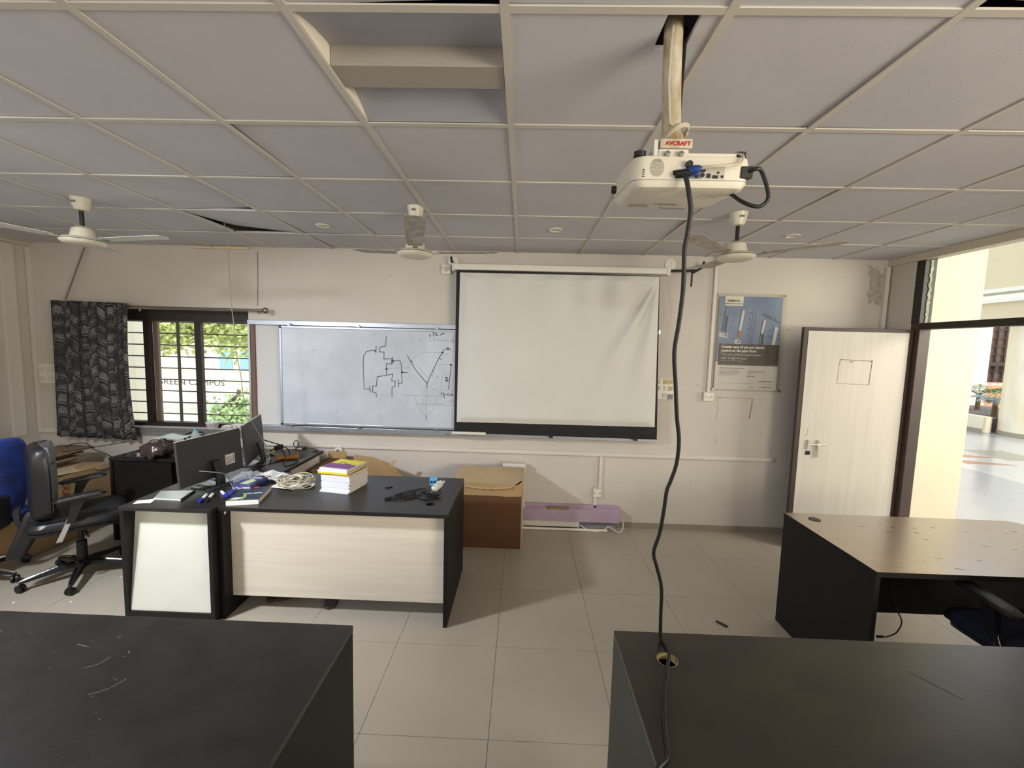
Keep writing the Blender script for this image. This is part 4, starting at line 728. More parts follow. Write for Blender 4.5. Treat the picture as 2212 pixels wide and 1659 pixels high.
tm = PM @ Matrix.Translation((.028, .20, -.0006)) @ Matrix.Rotation(math.pi, 4, 'Z') @ Matrix.Rotation(math.pi, 4, 'Y') @ Matrix.Diagonal((-1, 1, 1, 1))
tm = PM @ Matrix.Translation((.030, .185, -.0006)) @ Matrix.Rotation(math.pi, 4, 'X') @ Matrix.Rotation(math.pi, 4, 'Z')
text('maker_lettering', 'EPSON', .024, M('dark_lettering', (70, 68, 64), .5), pj, tm, 1.0, bold=.0004)
lb_ = MB()
for k in range(9): lb_.box(-.115, -.045 - random.uniform(0, .02), .195 + k * .0055, .197 + k * .0055, -.0007, -.0003, PM)
for k in range(5):
    for q in range(6): lb_.box(-.02 + q * .022, -.006 + q * .022 + random.uniform(-.004, .002), .03 + k * .014, .0315 + k * .014, -.0007, -.0003, PM)
o = build('printed_notice', lb_, M('pale_print', (168, 164, 154), .6), pj); o['kind'] = 'stuff'
build('bottom_latch', MB().box(-.005, .075, .232, .250, -.004, .002, PM), M('latch_grey', (150, 148, 142), .5), pj, bevel=.002)
single('projector_signal_cable', MB().tube(smooth_path([(.392, 1.186, 2.283), (.410, 1.176, 2.281), (.421, 1.17, 2.262), (.434, 1.172, 2.212), (.442, 1.181, 2.179), (.442, 1.197, 2.122), (.441, 1.206, 2.087), (.45, 1.224, 2.014), (.454, 1.236, 1.964), (.455, 1.254, 1.886), (.454, 1.273, 1.804), (.471, 1.294, 1.706), (.489, 1.315, 1.602), (.506, 1.331, 1.525), (.509, 1.346, 1.446), (.497, 1.358, 1.38), (.489, 1.364, 1.346), (.488, 1.376, 1.278), (.484, 1.391, 1.191), (.472, 1.405, 1.113), (.489, 1.414, 1.055), (.514, 1.428, .972), (.524, 1.446, .856), (.533, 1.462, .772), (.537, 1.463, .7565), (.542, 1.433, .7565), (.538, 1.383, .7565), (.514, 1.328, .7565), (.491, 1.268, .7565), (.467, 1.213, .7565), (.443, 1.146, .7565), (.425, 1.086, .7565), (.413, 1.032, .7565), (.402, 1.006, .7565), (.371, .982, .752), (.355, .97, .72), (.35, .96, .5)], 5), .0062, 10), m_rubber, 'long black cable hanging from the projector to the foreground desk', 'cable', smooth=True)
single('signal_plug', MB().tube([PT(-.045, -.004, .036), PT(-.02, -.012, .038), PT(-.008, -.016, .037)], [.010, .011, .006], 10), m_rubber, 'black plug pushed into the projector\'s left port', 'plug', smooth=True)
m_vga = M('blue_plug_plastic', (34, 66, 138), .45)
single('blue_monitor_plug', MB().tube([PT(-.012, -.003, .042), PT(-.004, -.018, .044), PT(.006, -.024, .045), PT(.014, -.026, .046)], [.013, .012, .010, .006], 10).box(-.018, .010, -.012, -.003, .033, .050, PM), m_vga, 'blue video plug fixed in the projector port with a pale lead', 'plug', smooth=True)
single('pale_video_lead', MB().tube(smooth_path([PT(.012, -.026, .046), PT(.04, -.034, .049), PT(.08, -.03, .053), PT(.118, -.012, .064), PT(.128, -.004, .082), PT(.12, .02, .096), (.53, 1.24, 2.352), (.47, 1.27, 2.36), (.445, 1.275, 2.372)]), .0035, 8), m_beige, 'pale lead from the blue plug over the projector to the pole', 'cable', smooth=True)
single('power_cord_loop', MB().tube(smooth_path([PT(.150, -.003, .047), PT(.163, -.012, .051), (.622, 1.18, 2.288), (.641, 1.18, 2.242), (.643, 1.18, 2.216), (.626, 1.18, 2.199), (.604, 1.183, 2.201), (.583, 1.20, 2.218), (.575, 1.28, 2.27), (.58, 1.44, 2.32), (.52, 1.47, 2.36), (.455, 1.36, 2.39), (.448, 1.335, 2.5), (.450, 1.335, 2.6), (.452, 1.33, 2.75)]), .0052, 8), m_rubber, 'thick black power cord looping from the projector\'s right end up the pole', 'cable', smooth=True)
single('pole_tie_lead', MB().tube([(.424 + .036 * math.cos(a) + .004, 1.302 + .036 * math.sin(a), 2.425 + .018 * math.cos(a + .6) + .001 * a) for a in [k * .4 for k in range(34)]] + [(.40, 1.265, 2.45), (.391, 1.27, 2.56), (.394, 1.275, 2.66), (.398, 1.28, 2.72)], .0035, 7), m_beige, 'pale lead wound round the foot of the projector pole', 'cable', smooth=True)
# ================================================================ CHAIRS
m_base = M('dark_chair_base', (30, 30, 32), .35)
def office_chair(name, label, loc, rz, seat_m, back_m, style, arms=True):
    t = thing(name, label, 'chair', (loc[0], loc[1], 0), rz); L = dict(local=True)
    hub = build('hub', MB().lathe([(.0, .125), (.045, .125), (.05, .115), (.05, .075), (.04, .068), (0, .068)][::-1], None, 24), m_base, t, smooth=True, **L)
    for k in range(5):
        a = math.radians(-100 + 72 * k); c, s = math.cos(a), math.sin(a)
        lg = MB(); rings = []
        for r, z, w_, h in ((.035, .102, .030, .024), (.12, .098, .026, .022), (.22, .084, .021, .018), (.30, .072, .015, .013), (.318, .068, .010, .010)):
            rings.append([(c * r - s * q * w_, s * r + c * q * w_, z + e * h) for q, e in ((-1, -.7), (1, -.7), (.85, .5), (.3, 1), (-.3, 1), (-.85, .5))])
        lgo = build('base_leg', lg.loft(rings), m_base, t, smooth=True, **L)
        strip = MB().loft([[(c * r - s * q * w_ * .5, s * r + c * q * w_ * .5, z + h * e) for q, e in ((-1, .86), (1, .86), (.6, 1.12), (-.6, 1.12))] for r, z, w_, h in ((.13, .097, .026, .022), (.22, .084, .021, .018), (.30, .072, .016, .013), (.321, .067, .010, .010))])
        build('chrome_cap', strip, m_chrome, lgo, smooth=True, **L)
        cm = MB(); x, y = c * .312, s * .312; ta = a + .9 + k * .7
        for sg in (-1, 1): cm.lathe([(0, -.010), (.020, -.010), (.027, -.006), (.027, .006), (.020, .010), (0, .010)], Matrix.Translation((x + math.cos(ta) * .012 * sg, y + math.sin(ta) * .012 * sg, .0275)) @ Matrix.Rotation(ta, 4, 'Z') @ Matrix.Rotation(math.pi / 2, 4, 'Y'), 18)
        cm.tube([(x, y, .03), (x, y, .064)], .007, 8)
        build('castor', cm, m_dark, t, smooth=True, **L)
    build('gas_column', MB().tube([(0, 0, .11), (0, 0, .27)], .030, 16).tube([(0, 0, .27), (0, 0, .40)], .017, 16), m_dark, t, smooth=True, **L)
    build('tilt_mechanism', MB().box(-.12, .12, -.07, .07, .375, .425).box(.02, .20, -.05, .05, .39, .42), m_base, t, bevel=.012, **L)
    build('lever', MB().tube([(.02, -.06, .39), (.04, -.22, .385), (.05, -.27, .38)], .006, 8), m_dark, t, smooth=True, **L)
    pts = rrect(.50, .50, .09, 5)
    def sring(k, z, dx=0): return [(a * k + dx, b * k, z - (.025 * max(0, (a * k - .16) / .09) ** 2)) for a, b in pts]
    build('seat_shell', MB().loft([sring(.86, .415), sring(.96, .425), sring(.97, .447)]), m_dark, t, smooth=True, **L)
    build('seat', MB().loft([sring(.95, .447, .01), sring(1.02, .458, .01), sring(1.03, .485, .01), sring(.97, .508, .01), sring(.70, .516, .01), sring(.3, .512, .01)]), seat_m, t, smooth=True, **L)
    if style == 'leather':
        prof = [(.50, .19, -.200), (.58, .205, -.205), (.70, .210, -.200), (.82, .212, -.200), (.93, .210, -.205), (1.00, .196, -.210), (1.045, .160, -.215)]
        rings = []
        for z, hw, x in prof:
            th = .090 if z < .98 else (.075 if z < 1.03 else .045); ring = []
            for q in range(13): v = -1 + 2 * q / 12; ring.append((x + .060 * v * v + th * .5 * (1 - .28 * v ** 4), hw * v, z))
            for q in range(13): v = 1 - 2 * q / 12; ring.append((x + .045 * v * v - th * .5 * (1 - .5 * v ** 6), hw * v * 1.0, z - .004))
            rings.append(ring)
        bk_ = build('backrest', MB().loft(rings), back_m, t, smooth=True, sub=1, **L)
        pz = MB()
        for z0, z1 in ((.86, 1.025), (.56, .845)):
            n_ = 6; rg = []
            for j in range(n_ + 1):
                z = z0 + (z1 - z0) * j / n_; i = max(k for k in range(len(prof)) if prof[k][0] <= z); f0, f1 = prof[i], prof[min(i + 1, len(prof) - 1)]; u = (z - f0[0]) / max(1e-6, f1[0] - f0[0]); x = f0[2] + (f1[2] - f0[2]) * u; hw = (f0[1] + (f1[1] - f0[1]) * u) * .80; bul = .016 * math.sin(math.pi * min(1, max(0, j / n_))) + .004
                rg.append([(x + .060 * .64 * v * v + .049 + bul * (1 - .8 * v * v), hw * v, z) for v in [-1 + k / 4 for k in range(9)]] + [(x + .060 * .64 * v * v + .030, hw * v, z) for v in [1 - k / 4 for k in range(9)]])
            pz.loft(rg)
        build('back_cushion', pz, m_cush, bk_, smooth=True, **L)
        js = [(-.10, .40), (-.20, .405), (-.275, .44), (-.30, .52), (-.30, .60)]
        build('back_support', MB().loft([[(x + .012, -.045, z), (x + .012, .045, z), (x - .016, .040, z - .012), (x - .016, -.040, z - .012)] for x, z in js]), m_base, t, smooth=True, **L)
        tail = [(.60, -.20, .05), (.52, -.215, .054), (.44, -.245, .054), (.34, -.290, .050), (.25, -.325, .044)]
        build('rear_frame_arm', MB().loft([[(x + e * w_ * 1.25, -.10 + q * .03, z) for q, e in ((-1, .6), (0, 1), (1, .6), (1, -.6), (0, -1), (-1, -.6))] for z, x, w_ in tail]), m_leather, t, smooth=True, sub=1, **L)
    else:
        prof = [(.46, .17, -.24), (.52, .205, -.25), (.65, .225, -.262), (.80, .228, -.275), (.95, .218, -.292), (1.04, .18, -.305), (1.06, .12, -.31)]
        rings = []
        for z, hw, x in prof:
            rings.append([(x + .035 * v * v + .022, hw * v, z) for v in [-1 + k / 5 for k in range(11)]] + [(x + .030 * v * v - .018, hw * v, z) for v in [1 - k / 5 for k in range(11)]])
        build('backrest', MB().loft(rings), back_m, t, smooth=True, sub=1, **L)
        build('back_support', MB().loft([[(x + .012, -.035, z), (x + .012, .035, z), (x - .010, .032, z - .01), (x - .010, -.032, z - .01)] for x, z in ((-.10, .40), (-.24, .405), (-.31, .45), (-.325, .55), (-.33, .66))]), m_dark, t, smooth=True, **L)
    if arms:
        for sg in (-1, 1):
            y = .262 * sg
            post = build('arm_post', MB().loft([[(x + e * w_, y + q * .014, z) for q, e in ((-1, -1), (1, -1), (1, 1), (-1, 1))] for z, x, w_ in ((.50, -.035, .020), (.58, -.01, .024), (.645, .01, .034), (.668, .02, .05))]), m_dark, t, smooth=True, **L)
            build('chrome_strut', MB().loft([[(x + e * .017, y - sg * o_ + q * .009, z) for q, e in ((-1, -1), (1, -1), (1, 1), (-1, 1))] for z, x, o_ in ((.372, -.095, .015), (.40, -.085, .004), (.52, -.038, -.002), (.545, -.026, 0))]), m_chrome, post, bevel=.004, **L)
            pd = rrect(.27, .075, .035, 5)
            build('arm_pad', MB().loft([[(a * k + .02, y + b * k, z + .012 * (a / .135)) for a, b in pd] for k, z in ((.86, .664), (1.0, .670), (1.0, .684), (.88, .692), (.5, .694))]), m_dark, t, smooth=True, **L)
    return t
m_cush = M('highlit_leather', (92, 94, 94), .34, bump=.06, bscale=160)  # black leather greyed to paint the highlights on the cushion front
bc = office_chair('office_chair', 'black leather office chair with chrome struts, left of the desks', (-3.28, 2.965), math.radians(45), m_leather, m_leather, 'leather')
office_chair('office_chair', 'bright blue chair cut by the left edge of the picture', (-3.96, 2.80), math.radians(178), m_blue, M('blue_back_fabric', (36, 64, 156), .8, var=.55, scale=(5, 5, 5), col2=(20, 30, 66)), 'task', arms=False)
office_chair('office_chair', 'dark navy chair tucked under the right desk', (2.50, 1.93), math.radians(90), M('navy_seat_fabric', (12, 17, 42), .9, var=.2, scale=30), m_dblue, 'task')
# ================================================================ CARTONS
m_cardg = M('weathered_cardboard', (134, 116, 92), .9, var=.25, scale=9); m_cardg2 = M('grey_cardboard', (112, 98, 78), .9, var=.25, scale=9)
ca = thing('cardboard_carton', 'large brown carton with red lettering, behind the black office chair', 'carton', (-4.24, 3.45, 0))
def rough_box(x0, x1, y0, y1, z0, z1, amp=.006, n=7):
    mb = MB(); 
    def face(p, u, v):
        def fn(a, b): q = Vector(p) + Vector(u) * a + Vector(v) * b; return (q.x + amp * math.sin(9 * q.y + 5 * q.z), q.y + amp * math.sin(8 * q.x + 4 * q.z), q.z + amp * .8 * math.sin(7 * q.x + 6 * q.y) * (1 if q.z > z0 + .01 else 0))
        mb.grid(fn, n, n)
    dx, dy, dz = x1 - x0, y1 - y0, z1 - z0
    face((x0, y0, z0), (dx, 0, 0), (0, 0, dz)); face((x1, y0, z0), (0, dy, 0), (0, 0, dz)); face((x1, y1, z0), (-dx, 0, 0), (0, 0, dz)); face((x0, y1, z0), (0, -dy, 0), (0, 0, dz)); face((x0, y0, z1), (dx, 0, 0), (0, dy, 0)); face((x0, y1, z0), (dx, 0, 0), (0, -dy, 0))
    return mb
build('carton_body', rough_box(-4.55, -3.935, 3.13, 3.86, .004, .590), m_card, ca)
build('top_flap', MB().grid(lambda u, v: (-4.52 + .585 * u, 3.135 + .72 * v, .603 + .010 * math.sin(6 * v) * u - .012 * v), 8, 8), m_cardin, ca, solid=.004, label='paler top flap')
build('torn_corner', MB().prism([(3.70, .585), (3.76, .60), (3.80, .592), (3.85, .602), (3.862, .56), (3.80, .55), (3.74, .558)], -3.928, -3.922, lambda a, b, q: (q, a, b)), m_cardin, ca)
m_red = M('faded_red_lettering', (128, 52, 36), .9)
text('carton_lettering', 'CBEH', .075, m_red, ca, Matrix.Translation((-4.15, 3.42, .6235)) @ Matrix.Rotation(math.radians(4), 4, 'Z') @ Matrix.Diagonal((.72, 1, 1, 1)))
text('carton_lettering', 'DUE', .085, m_red, ca, Matrix(((0, 0, 1, -3.9245), (0, 1, 0, 3.42), (-1, 0, 0, .54), (0, 0, 0, 1))), .9)
for k, (dx, dy, rz, z, lb) in enumerate(((0, 0, .06, .628, 'lowest flattened cardboard sheet on the lettered carton'), (.02, .04, -.05, .652, 'second flattened cardboard sheet on the lettered carton'), (-.03, .10, .12, .676, 'third flattened cardboard sheet on the lettered carton'), (.00, .16, .02, .702, 'topmost flattened cardboard sheet on the lettered carton'))):
    mt_ = xf((-4.36 + dx, 3.50 + dy, z), rz)
    single('flattened_carton', MB().grid(lambda u, v: mt_ @ Vector(((u - .5) * .34, (v - .5) * .62, .004 * math.sin(5 * u + 3 * v + k) + .02 * max(0, v - .3) * (k > 2))), 6, 10), m_cardg if k % 2 else m_cardg2, lb, 'cardboard', 'flattened cartons', solid=.010)
single('bent_black_cable', MB().tube(smooth_path([(-4.42, 3.90, .72), (-4.32, 3.91, .755), (-4.22, 3.92, .755), (-4.10, 3.87, .715), (-4.0, 3.90, .66), (-3.97, 3.93, .58), (-3.97, 3.95, .3), (-3.97, 3.95, .006)]), .0042, 6), m_rubber, 'black cable arching over the flattened cardboard by the curtain', 'cable', smooth=True)
single('thin_stick', MB().tube([(-4.17, 3.66, .735), (-3.84, 3.95, .778)], .0035, 6), m_dark, 'thin dark stick lying across the flattened cardboard', 'stick')
cb = thing('cardboard_carton', 'open brown carton with a torn flap, right of the front desk', 'carton', (-.24, 3.82, 0))
build('carton_body', MB().box(-.56, .028, 3.615, 3.623, 0.002, .50).box(-.56, -.552, 3.623, 4.02, 0.002, .52).box(.020, .028, 3.623, 4.02, 0.002, .52).box(-.552, .020, 4.012, 4.02, 0.002, .52).box(-.552, .02, 3.623, 4.012, .002, .01), m_cardsh, cb)
bandp = [(-.56, .485), (-.2, .487), (-.1, .480), (.0, .486), (.022, .484), (.040, .60), (.044, .645), (.030, .62), (-.02, .585), (-.2, .585), (-.56, .60)]
build('front_flap', MB().prism(bandp, 3.606, 3.6135, lambda a, b, q: (a, q, b)), m_card, cb)
build('side_layer', MB().prism([(3.615, .0), (3.63, .0), (3.648, .3), (3.652, .52), (3.66, .60), (3.64, .63), (3.625, .5), (3.618, .25)], .030, .037, lambda a, b, q: (q, a, b)), m_cardin, cb)
build('side_layer', MB().prism([(3.625, .05), (3.70, .02), (3.71, .53), (3.66, .58), (3.64, .35)], .040, .045, lambda a, b, q: (q, a, b)), m_cardin, cb)
def topf(u, v):
    x = -.585 + .635 * u; y = 3.585 + .42 * v; z = .588 + .045 * v - .035 * math.sin(math.pi * u) * (1 - v) + .05 * max(0, u - .80) * 5 * (1 - v) * .9
    if v < .01: y += .006 * math.sin(60 * u) + (.10 * max(0, u - .82) / .18)
    return (x, y, z)
build('top_flap', MB().grid(topf, 40, 8), m_cardin, cb, solid=.004, label='pale top flap with torn front edge')
build('rear_flap', MB().prism([(-.60, .53), (-.57, .60), (-.40, .575), (-.35, .54)], 4.022, 4.030, lambda a, b, q: (a, q, b)), m_card, cb)
single('white_panel_box', MB().box(-.165, .062, 4.05, 4.115, .215, .655).box(-.16, .057, 4.06, 4.11, .002, .215), m_whiter, 'white upright panel behind the open carton\'s right corner', 'panel', bevel=.003)
cc = thing('cardboard_carton', 'carton with raised flaps behind the stack of notebooks', 'carton', (-1.45, 3.75, 0))
build('carton_body', bx(-1.70, -1.10, 3.50, 3.98, .002, .50), m_card, cc, bevel=.004)
build('raised_flap', MB().prism([(-1.62, .50), (-1.58, .735), (-1.40, .715), (-1.24, .660), (-1.17, .60), (-1.08, .505)], 3.90, 3.908, lambda a, b, q: (a, q, b)), m_card, cc)
build('raised_flap', MB().prism([(-1.23, .635), (-1.215, .69), (-1.165, .695), (-1.195, .66), (-1.20, .635)], 3.888, 3.8965, lambda a, b, q: (a, q, b)), m_cardin, cc)
cc = thing('cardboard_carton', 'shadowed carton between the return desk and the wall', 'carton', (-1.78, 3.9, 0))
build('carton_body', bx(-1.895, -1.715, 3.60, 4.03, .002, .66), m_cardsh, cc, bevel=.004); build('raised_flap', bx(-1.895, -1.715, 4.034, 4.04, .60, .725), m_card, cc)
# lilac plank, batten, tube, scrap and lead at the foot of the wall
lp = thing('lilac_duct_cover', 'long lilac board resting along the foot of the back wall', 'board', (.45, 4.1, .085))
m_lil = M('lilac_paint', (186, 166, 190), .55, var=.10, scale=3, col2=(170, 146, 160))
build('face', MB().prism([(4.045, .088), (4.150, .088), (4.150, .235), (4.120, .235), (4.120, .215), (4.045, .203)], .05, 1.005, lambda a, b, q: (q, a, b)), m_lil, lp, bevel=.002)
build('clip', bx(.76, .785, 4.112, 4.1195, .203, .232), m_dark, lp)
single('white_fitting', MB().box(.05, .600, 4.055, 4.13, .030, .0875).box(.600, .612, 4.052, 4.132, .024, .0878), m_whiter, 'white batten fitting under the lilac board', 'batten', bevel=.002)
single('dark_prop', bx(.62, .98, 4.11, 4.148, .002, .0875), m_slab, 'grey block supporting the right half of the lilac board', 'block')
single('tube_lamp', MB().tube([(.04, 4.035, .0132), (.885, 4.035, .0132)], .013, 14), M('tube_glass', (232, 226, 208), .25), 'white fluorescent tube lying on the floor below the lilac board', 'lamp', smooth=True)
single('wood_scrap', MB().prism([(.31, .205), (.505, .205), (.505, .222), (.30, .224)], 4.055, 4.10, lambda a, b, q: (a, q, b)), M('scrap_wood', (158, 128, 96), .8, var=.2, scale=30), 'small wood offcut lying on top of the lilac board', 'wood')
single('white_lead', MB().tube(smooth_path([(.62, 4.05, .055), (.70, 4.03, .02), (.78, 4.02, .006), (.86, 4.03, .03), (.90, 4.035, .055), (.95, 4.02, .03), (1.0, 4.02, .006), (1.03, 4.03, .02), (1.045, 4.05, .07), (1.045, 4.10, .11)]), .0048, 7), m_whiter, 'white lead curling at the right end of the lilac board', 'cable', smooth=True)
# ================================================================ MONITORS
def monitor(label, cx, cy, yaw, w_, h_, zb, tilt, sticker=True):
    t = thing('monitor', label, 'monitor', (cx, cy, .75), 0); A = xf((cx, cy, zb), yaw) @ Matrix.Rotation(-tilt, 4, 'X')
    m_mb = M('monitor_back', (52, 49, 48), .5, bump=.05, bscale=400) if 'monitor_back' not in bpy.data.materials else bpy.data.materials['monitor_back']
    p = build('panel', MB().box(-w_ / 2, w_ / 2, -.006, .012, 0, h_, A), m_mb, t, bevel=.003)
    build('screen_face', MB().box(-w_ / 2 + .008, w_ / 2 - .008, .0122, .0126, .018, h_ - .008, A), M('screen_glass', (8, 8, 10), .12) if 'screen_glass' not in bpy.data.materials else bpy.data.materials['screen_glass'], p)
    build('edge_strip', MB().box(-w_ / 2, w_ / 2, -.0065, .0125, h_ - .0005, h_ + .0012, A), M('pale_edge', (170, 164, 150), .4) if 'pale_edge' not in bpy.data.materials else bpy.data.materials['pale_edge'], p)
    if sticker:
        s_ = build('label_sticker', MB().box(w_ * .20, w_ * .36, -.0072, -.0062, h_ * .20, h_ * .44, A), M('label_sticker', (206, 196, 186), .6), p)
        lm = MB()
        for k in range(5): lm.box(w_ * .21, w_ * (.29 + .02 * (k % 3)), -.0078, -.0073, h_ * (.225 + .035 * k), h_ * (.235 + .035 * k), A)
        for k in range(4): lm.box(w_ * .325, w_ * .345, -.0078, -.0073, h_ * (.24 + .045 * k), h_ * (.262 + .045 * k), A)
        build('label_print', lm, m_ink, p)
        text('maker_lettering', 'acer', .030, M('dull_lettering', (74, 70, 67), .5), p, A @ Matrix.Translation((.02, -.0068, h_ * .80)) @ Matrix.Rotation(math.pi / 2, 4, 'X'), 1.1)
    n_ = A @ Vector((0, -.045, .10)); nb_ = Vector((n_.x, n_.y, .758))
    sx_ = xf((0, 0, 0), yaw).to_3x3() @ Vector((1, 0, 0)); sy_ = xf((0, 0, 0), yaw).to_3x3() @ Vector((0, 1, 0))
    nk = build('stand_neck', MB().loft([[Vector((n_.x, n_.y, z)) + sx_ * a * .032 + sy_ * (b * .014 + o_) for a, b in ((-1, -1), (1, -1), (1, 1), (-1, 1))] for z, o_ in ((.756, -.02), (.80, -.015), (.88, .0), (.93, .018))]), m_dark, t, bevel=.006)
    c0 = Vector((n_.x, n_.y, 0)) + sy_ * .03
    build('stand_base', MB().loft([[c0 + sx_ * a * k + sy_ * b * k + Vector((0, 0, z)) for a, b in rrect(.24, .19, .03, 4)] for k, z in ((1, .7505), (1, .756), (.96, .7605))]), M('stand_base_gloss', (40, 42, 42), .12, spec=.8) if 'stand_base_gloss' not in bpy.data.materials else bpy.data.materials['stand_base_gloss'], t, smooth=True)
    return t
monitor('monitor seen from behind with a pale label, nearer of the two', -2.215, 2.925, 1.424, .525, .317, .80, .075)
monitor('monitor seen from behind, farther of the two, nearest the wall', -2.262, 3.482, 1.905, .545, .33, .80, .066, sticker=False)
single('monitor_lead', MB().tube(smooth_path([(-2.19, 2.76, .90), (-2.13, 2.78, .89), (-2.08, 2.86, .85), (-2.06, 2.88, .78), (-2.02, 2.86, .756), (-1.95, 2.80, .755), (-1.93, 2.77, .755)]), .004, 7), m_grey, 'grey lead drooping from the nearer monitor\'s back', 'cable', smooth=True)
single('monitor_lead', MB().tube(smooth_path([(-2.20, 3.50, .95), (-2.13, 3.50, .93), (-2.08, 3.54, .90), (-2.06, 3.62, .84), (-2.08, 3.66, .77), (-2.12, 3.50, .756), (-2.18, 3.30, .757), (-2.16, 3.22, .757)]), .0045, 7).tube(smooth_path([(-2.10, 3.52, .92), (-2.05, 3.56, .80), (-2.02, 3.48, .756), (-1.96, 3.42, .755), (-1.93, 3.50, .755), (-1.97, 3.60, .755), (-2.08, 3.58, .756), (-2.14, 3.45, .756)]), .0042, 7), m_rubber, 'black leads trailing from the farther monitor across the desk', 'cable', smooth=True)
# ================================================================ THINGS ON THE DESKS
Z = .7505
def slab(mt_, w_, l_, t0, t1): return MB().box(-w_ / 2, w_ / 2, -l_ / 2, l_ / 2, t0, t1, mt_)
def book(name, label, mt_, w_, l_, th, cover, pages, cat='book', group=None, dz=0, spine=True):
    t = thing(name, label, cat, tuple(mt_.to_translation()), 0, group)
    build('pages', slab(mt_, w_ - .003, l_ - .004, dz + .0008, dz + th - .0008), pages, t)
    cv = MB(); cv.box(-w_ / 2, w_ / 2, -l_ / 2, l_ / 2, dz, dz + .0007, mt_).box(-w_ / 2, w_ / 2, -l_ / 2, l_ / 2, dz + th - .0007, dz + th, mt_)
    if spine: cv.box(-w_ / 2, w_ / 2, -l_ / 2 - .0009, -l_ / 2, dz, dz + th, mt_)
    c_ = build('cover', cv, cover, t); return t, c_
m_pg = M('page_edges', (222, 208, 192), .8, var=.15, scale=(1, 1, 400)); m_cov = M('notebook_cover', (226, 228, 236), .5); m_covy = M('yellow_cover', (226, 210, 50), .45); m_covb = M('mustard_cover', (190, 158, 92), .6); m_purp = M('purple_print', (122, 48, 122), .45)
random.seed(21); zz = Z; base = Vector((-1.268, 2.965)); a0 = math.radians(-11)
for k in range(15):
    th = .0105 if k < 12 else .012; off = Vector((random.uniform(-.004, .004), random.uniform(-.003, .003))); ja = random.uniform(-.02, .02)
    if k == 0: off = Vector((-.006, -.014))
    if k == 12: off = Vector((-.022, -.006)); ja = .05
    if k == 13: off = Vector((-.030, .0)); ja = .08
    if k == 14: off = Vector((-.012, .004)); ja = -.03
    mt_ = xf((base.x + off.x, base.y + off.y, zz), a0 + ja)
    if k < 12: lb = 'white-spined notebook, %s from the bottom of the stack' % ('first second third fourth fifth sixth seventh eighth ninth tenth eleventh twelfth'.split()[k])
    if k == 0: lb = 'bottom notebook of the stack, spine pushed out towards the camera'
    elif k == 11: lb = 'mustard-edged notebook in the stack, fourth from the top'
    elif k == 12: lb = 'yellow-edged notebook, third from the top of the stack'
    elif k == 13: lb = 'notebook second from the top, sticking out left of the stack'
    elif k == 14: lb = 'top magazine of the stack with a yellow and purple cover'
    t, c_ = book('notebook', lb, mt_, .222, .235, th, {14: m_cov, 12: m_covy, 11: m_covb}.get(k, m_cov), m_pg, 'notebook', 'notebooks in the stack')
    if k == 14:
        build('cover_print', MB().add([mt_ @ Vector((x, y, th + .0006)) for x, y in ((-.108, -.098), (.108, -.098), (.108, .005), (-.108, .005))], [(0, 1, 2, 3)]), m_purp, c_)
        build('cover_print', MB().add([mt_ @ Vector((x, y, th + .0006)) for x, y in ((-.111, .005), (.111, .005), (.111, .117), (-.111, .117))], [(0, 1, 2, 3)]), m_covy, c_)
        gp = MB(); gp.tube([mt_ @ Vector((-.02 + .022 * math.cos(a), .015 + .018 * math.sin(a), th + .0009)) for a in [q * .4 for q in range(13)]], .003, 4).add([mt_ @ Vector((x, y, th + .0011)) for x, y in ((.0, .0), (.03, -.012), (.055, .005), (.05, .022), (.03, .012), (.012, .026))], [(0, 1, 2, 3, 4, 5)]).add([mt_ @ Vector((x, y, th + .0009)) for x, y in ((.04, .104), (.105, .104), (.105, .109), (.04, .109))], [(0, 1, 2, 3)])
        build('cover_print', gp, M('grey_blue_print', (72, 76, 98), .5), c_)
    zz += th + .0004
mt_ = xf((-1.800, 2.695, Z), math.radians(15))
m_spine = m_paper
t, c_ = book('textbook', 'thick dark blue and green textbook at the front desk\'s left edge', mt_, .186, .262, .030, M('textbook_navy', (30, 40, 58), .35, var=.25, scale=22, col2=(52, 66, 84)), m_pg)
build('white_spine', MB().box(-.0935, .0935, -.1335, -.1322, .0, .0302, mt_), m_paper, t, bevel=.001)
def onb(pts, z=.0304): return MB().add([mt_ @ Vector((x, y, z)) for x, y in pts], [tuple(range(len(pts)))])
m_bg = M('textbook_green', (148, 168, 90), .4); m_bw = M('textbook_white', (214, 220, 224), .4)
build('cover_print', onb([(-.092, -.130), (-.03, -.130), (-.03, -.112), (-.092, -.112)]), m_bg, c_); build('cover_print', onb([(-.085, -.105), (-.03, -.105), (-.01, -.07), (-.068, -.07)]), m_bw, c_)
build('cover_print', onb([(-.02, -.120), (-.005, -.120), (.0, -.06), (-.02, 0), (-.045, .01), (-.03, -.02), (-.018, -.06)], .0306), m_bg, c_); build('cover_print', onb([(-.06, .10), (.02, .112), (.02, .130), (-.06, .130)]), M('textbook_red', (206, 72, 66), .4), c_)
text('cover_title', 'Fluid Power', .026, m_bw, c_, mt_ @ Matrix.Translation((-.035, -.005, .0308)), 1.0, bold=.0004) if False else build('cover_title', MB().box(-.02, .018, -.004, .004, .0301, .0306, mt_).box(.024, .075, -.006, .008, .0301, .0306, mt_), m_bw, c_)
bb_ = thing('blue_carton', 'small dark blue product box with white lettering behind the textbook', 'box', (-1.92, 2.90, Z))
mtb = xf((-1.925, 2.895, Z), math.radians(4)); build('box_body', MB().box(-.066, .066, -.11, .11, 0, .052, mtb), M('box_navy', (26, 28, 58), .4, var=.5, scale=14, col2=(80, 92, 150)), bb_, bevel=.002)
text('box_lettering', 'U Trust', .024, m_paper, bb_, mtb @ Matrix.Translation((-.060, -.1112, .022)) @ Matrix.Rotation(math.pi / 2, 4, 'X'), .95, bold=.0006)
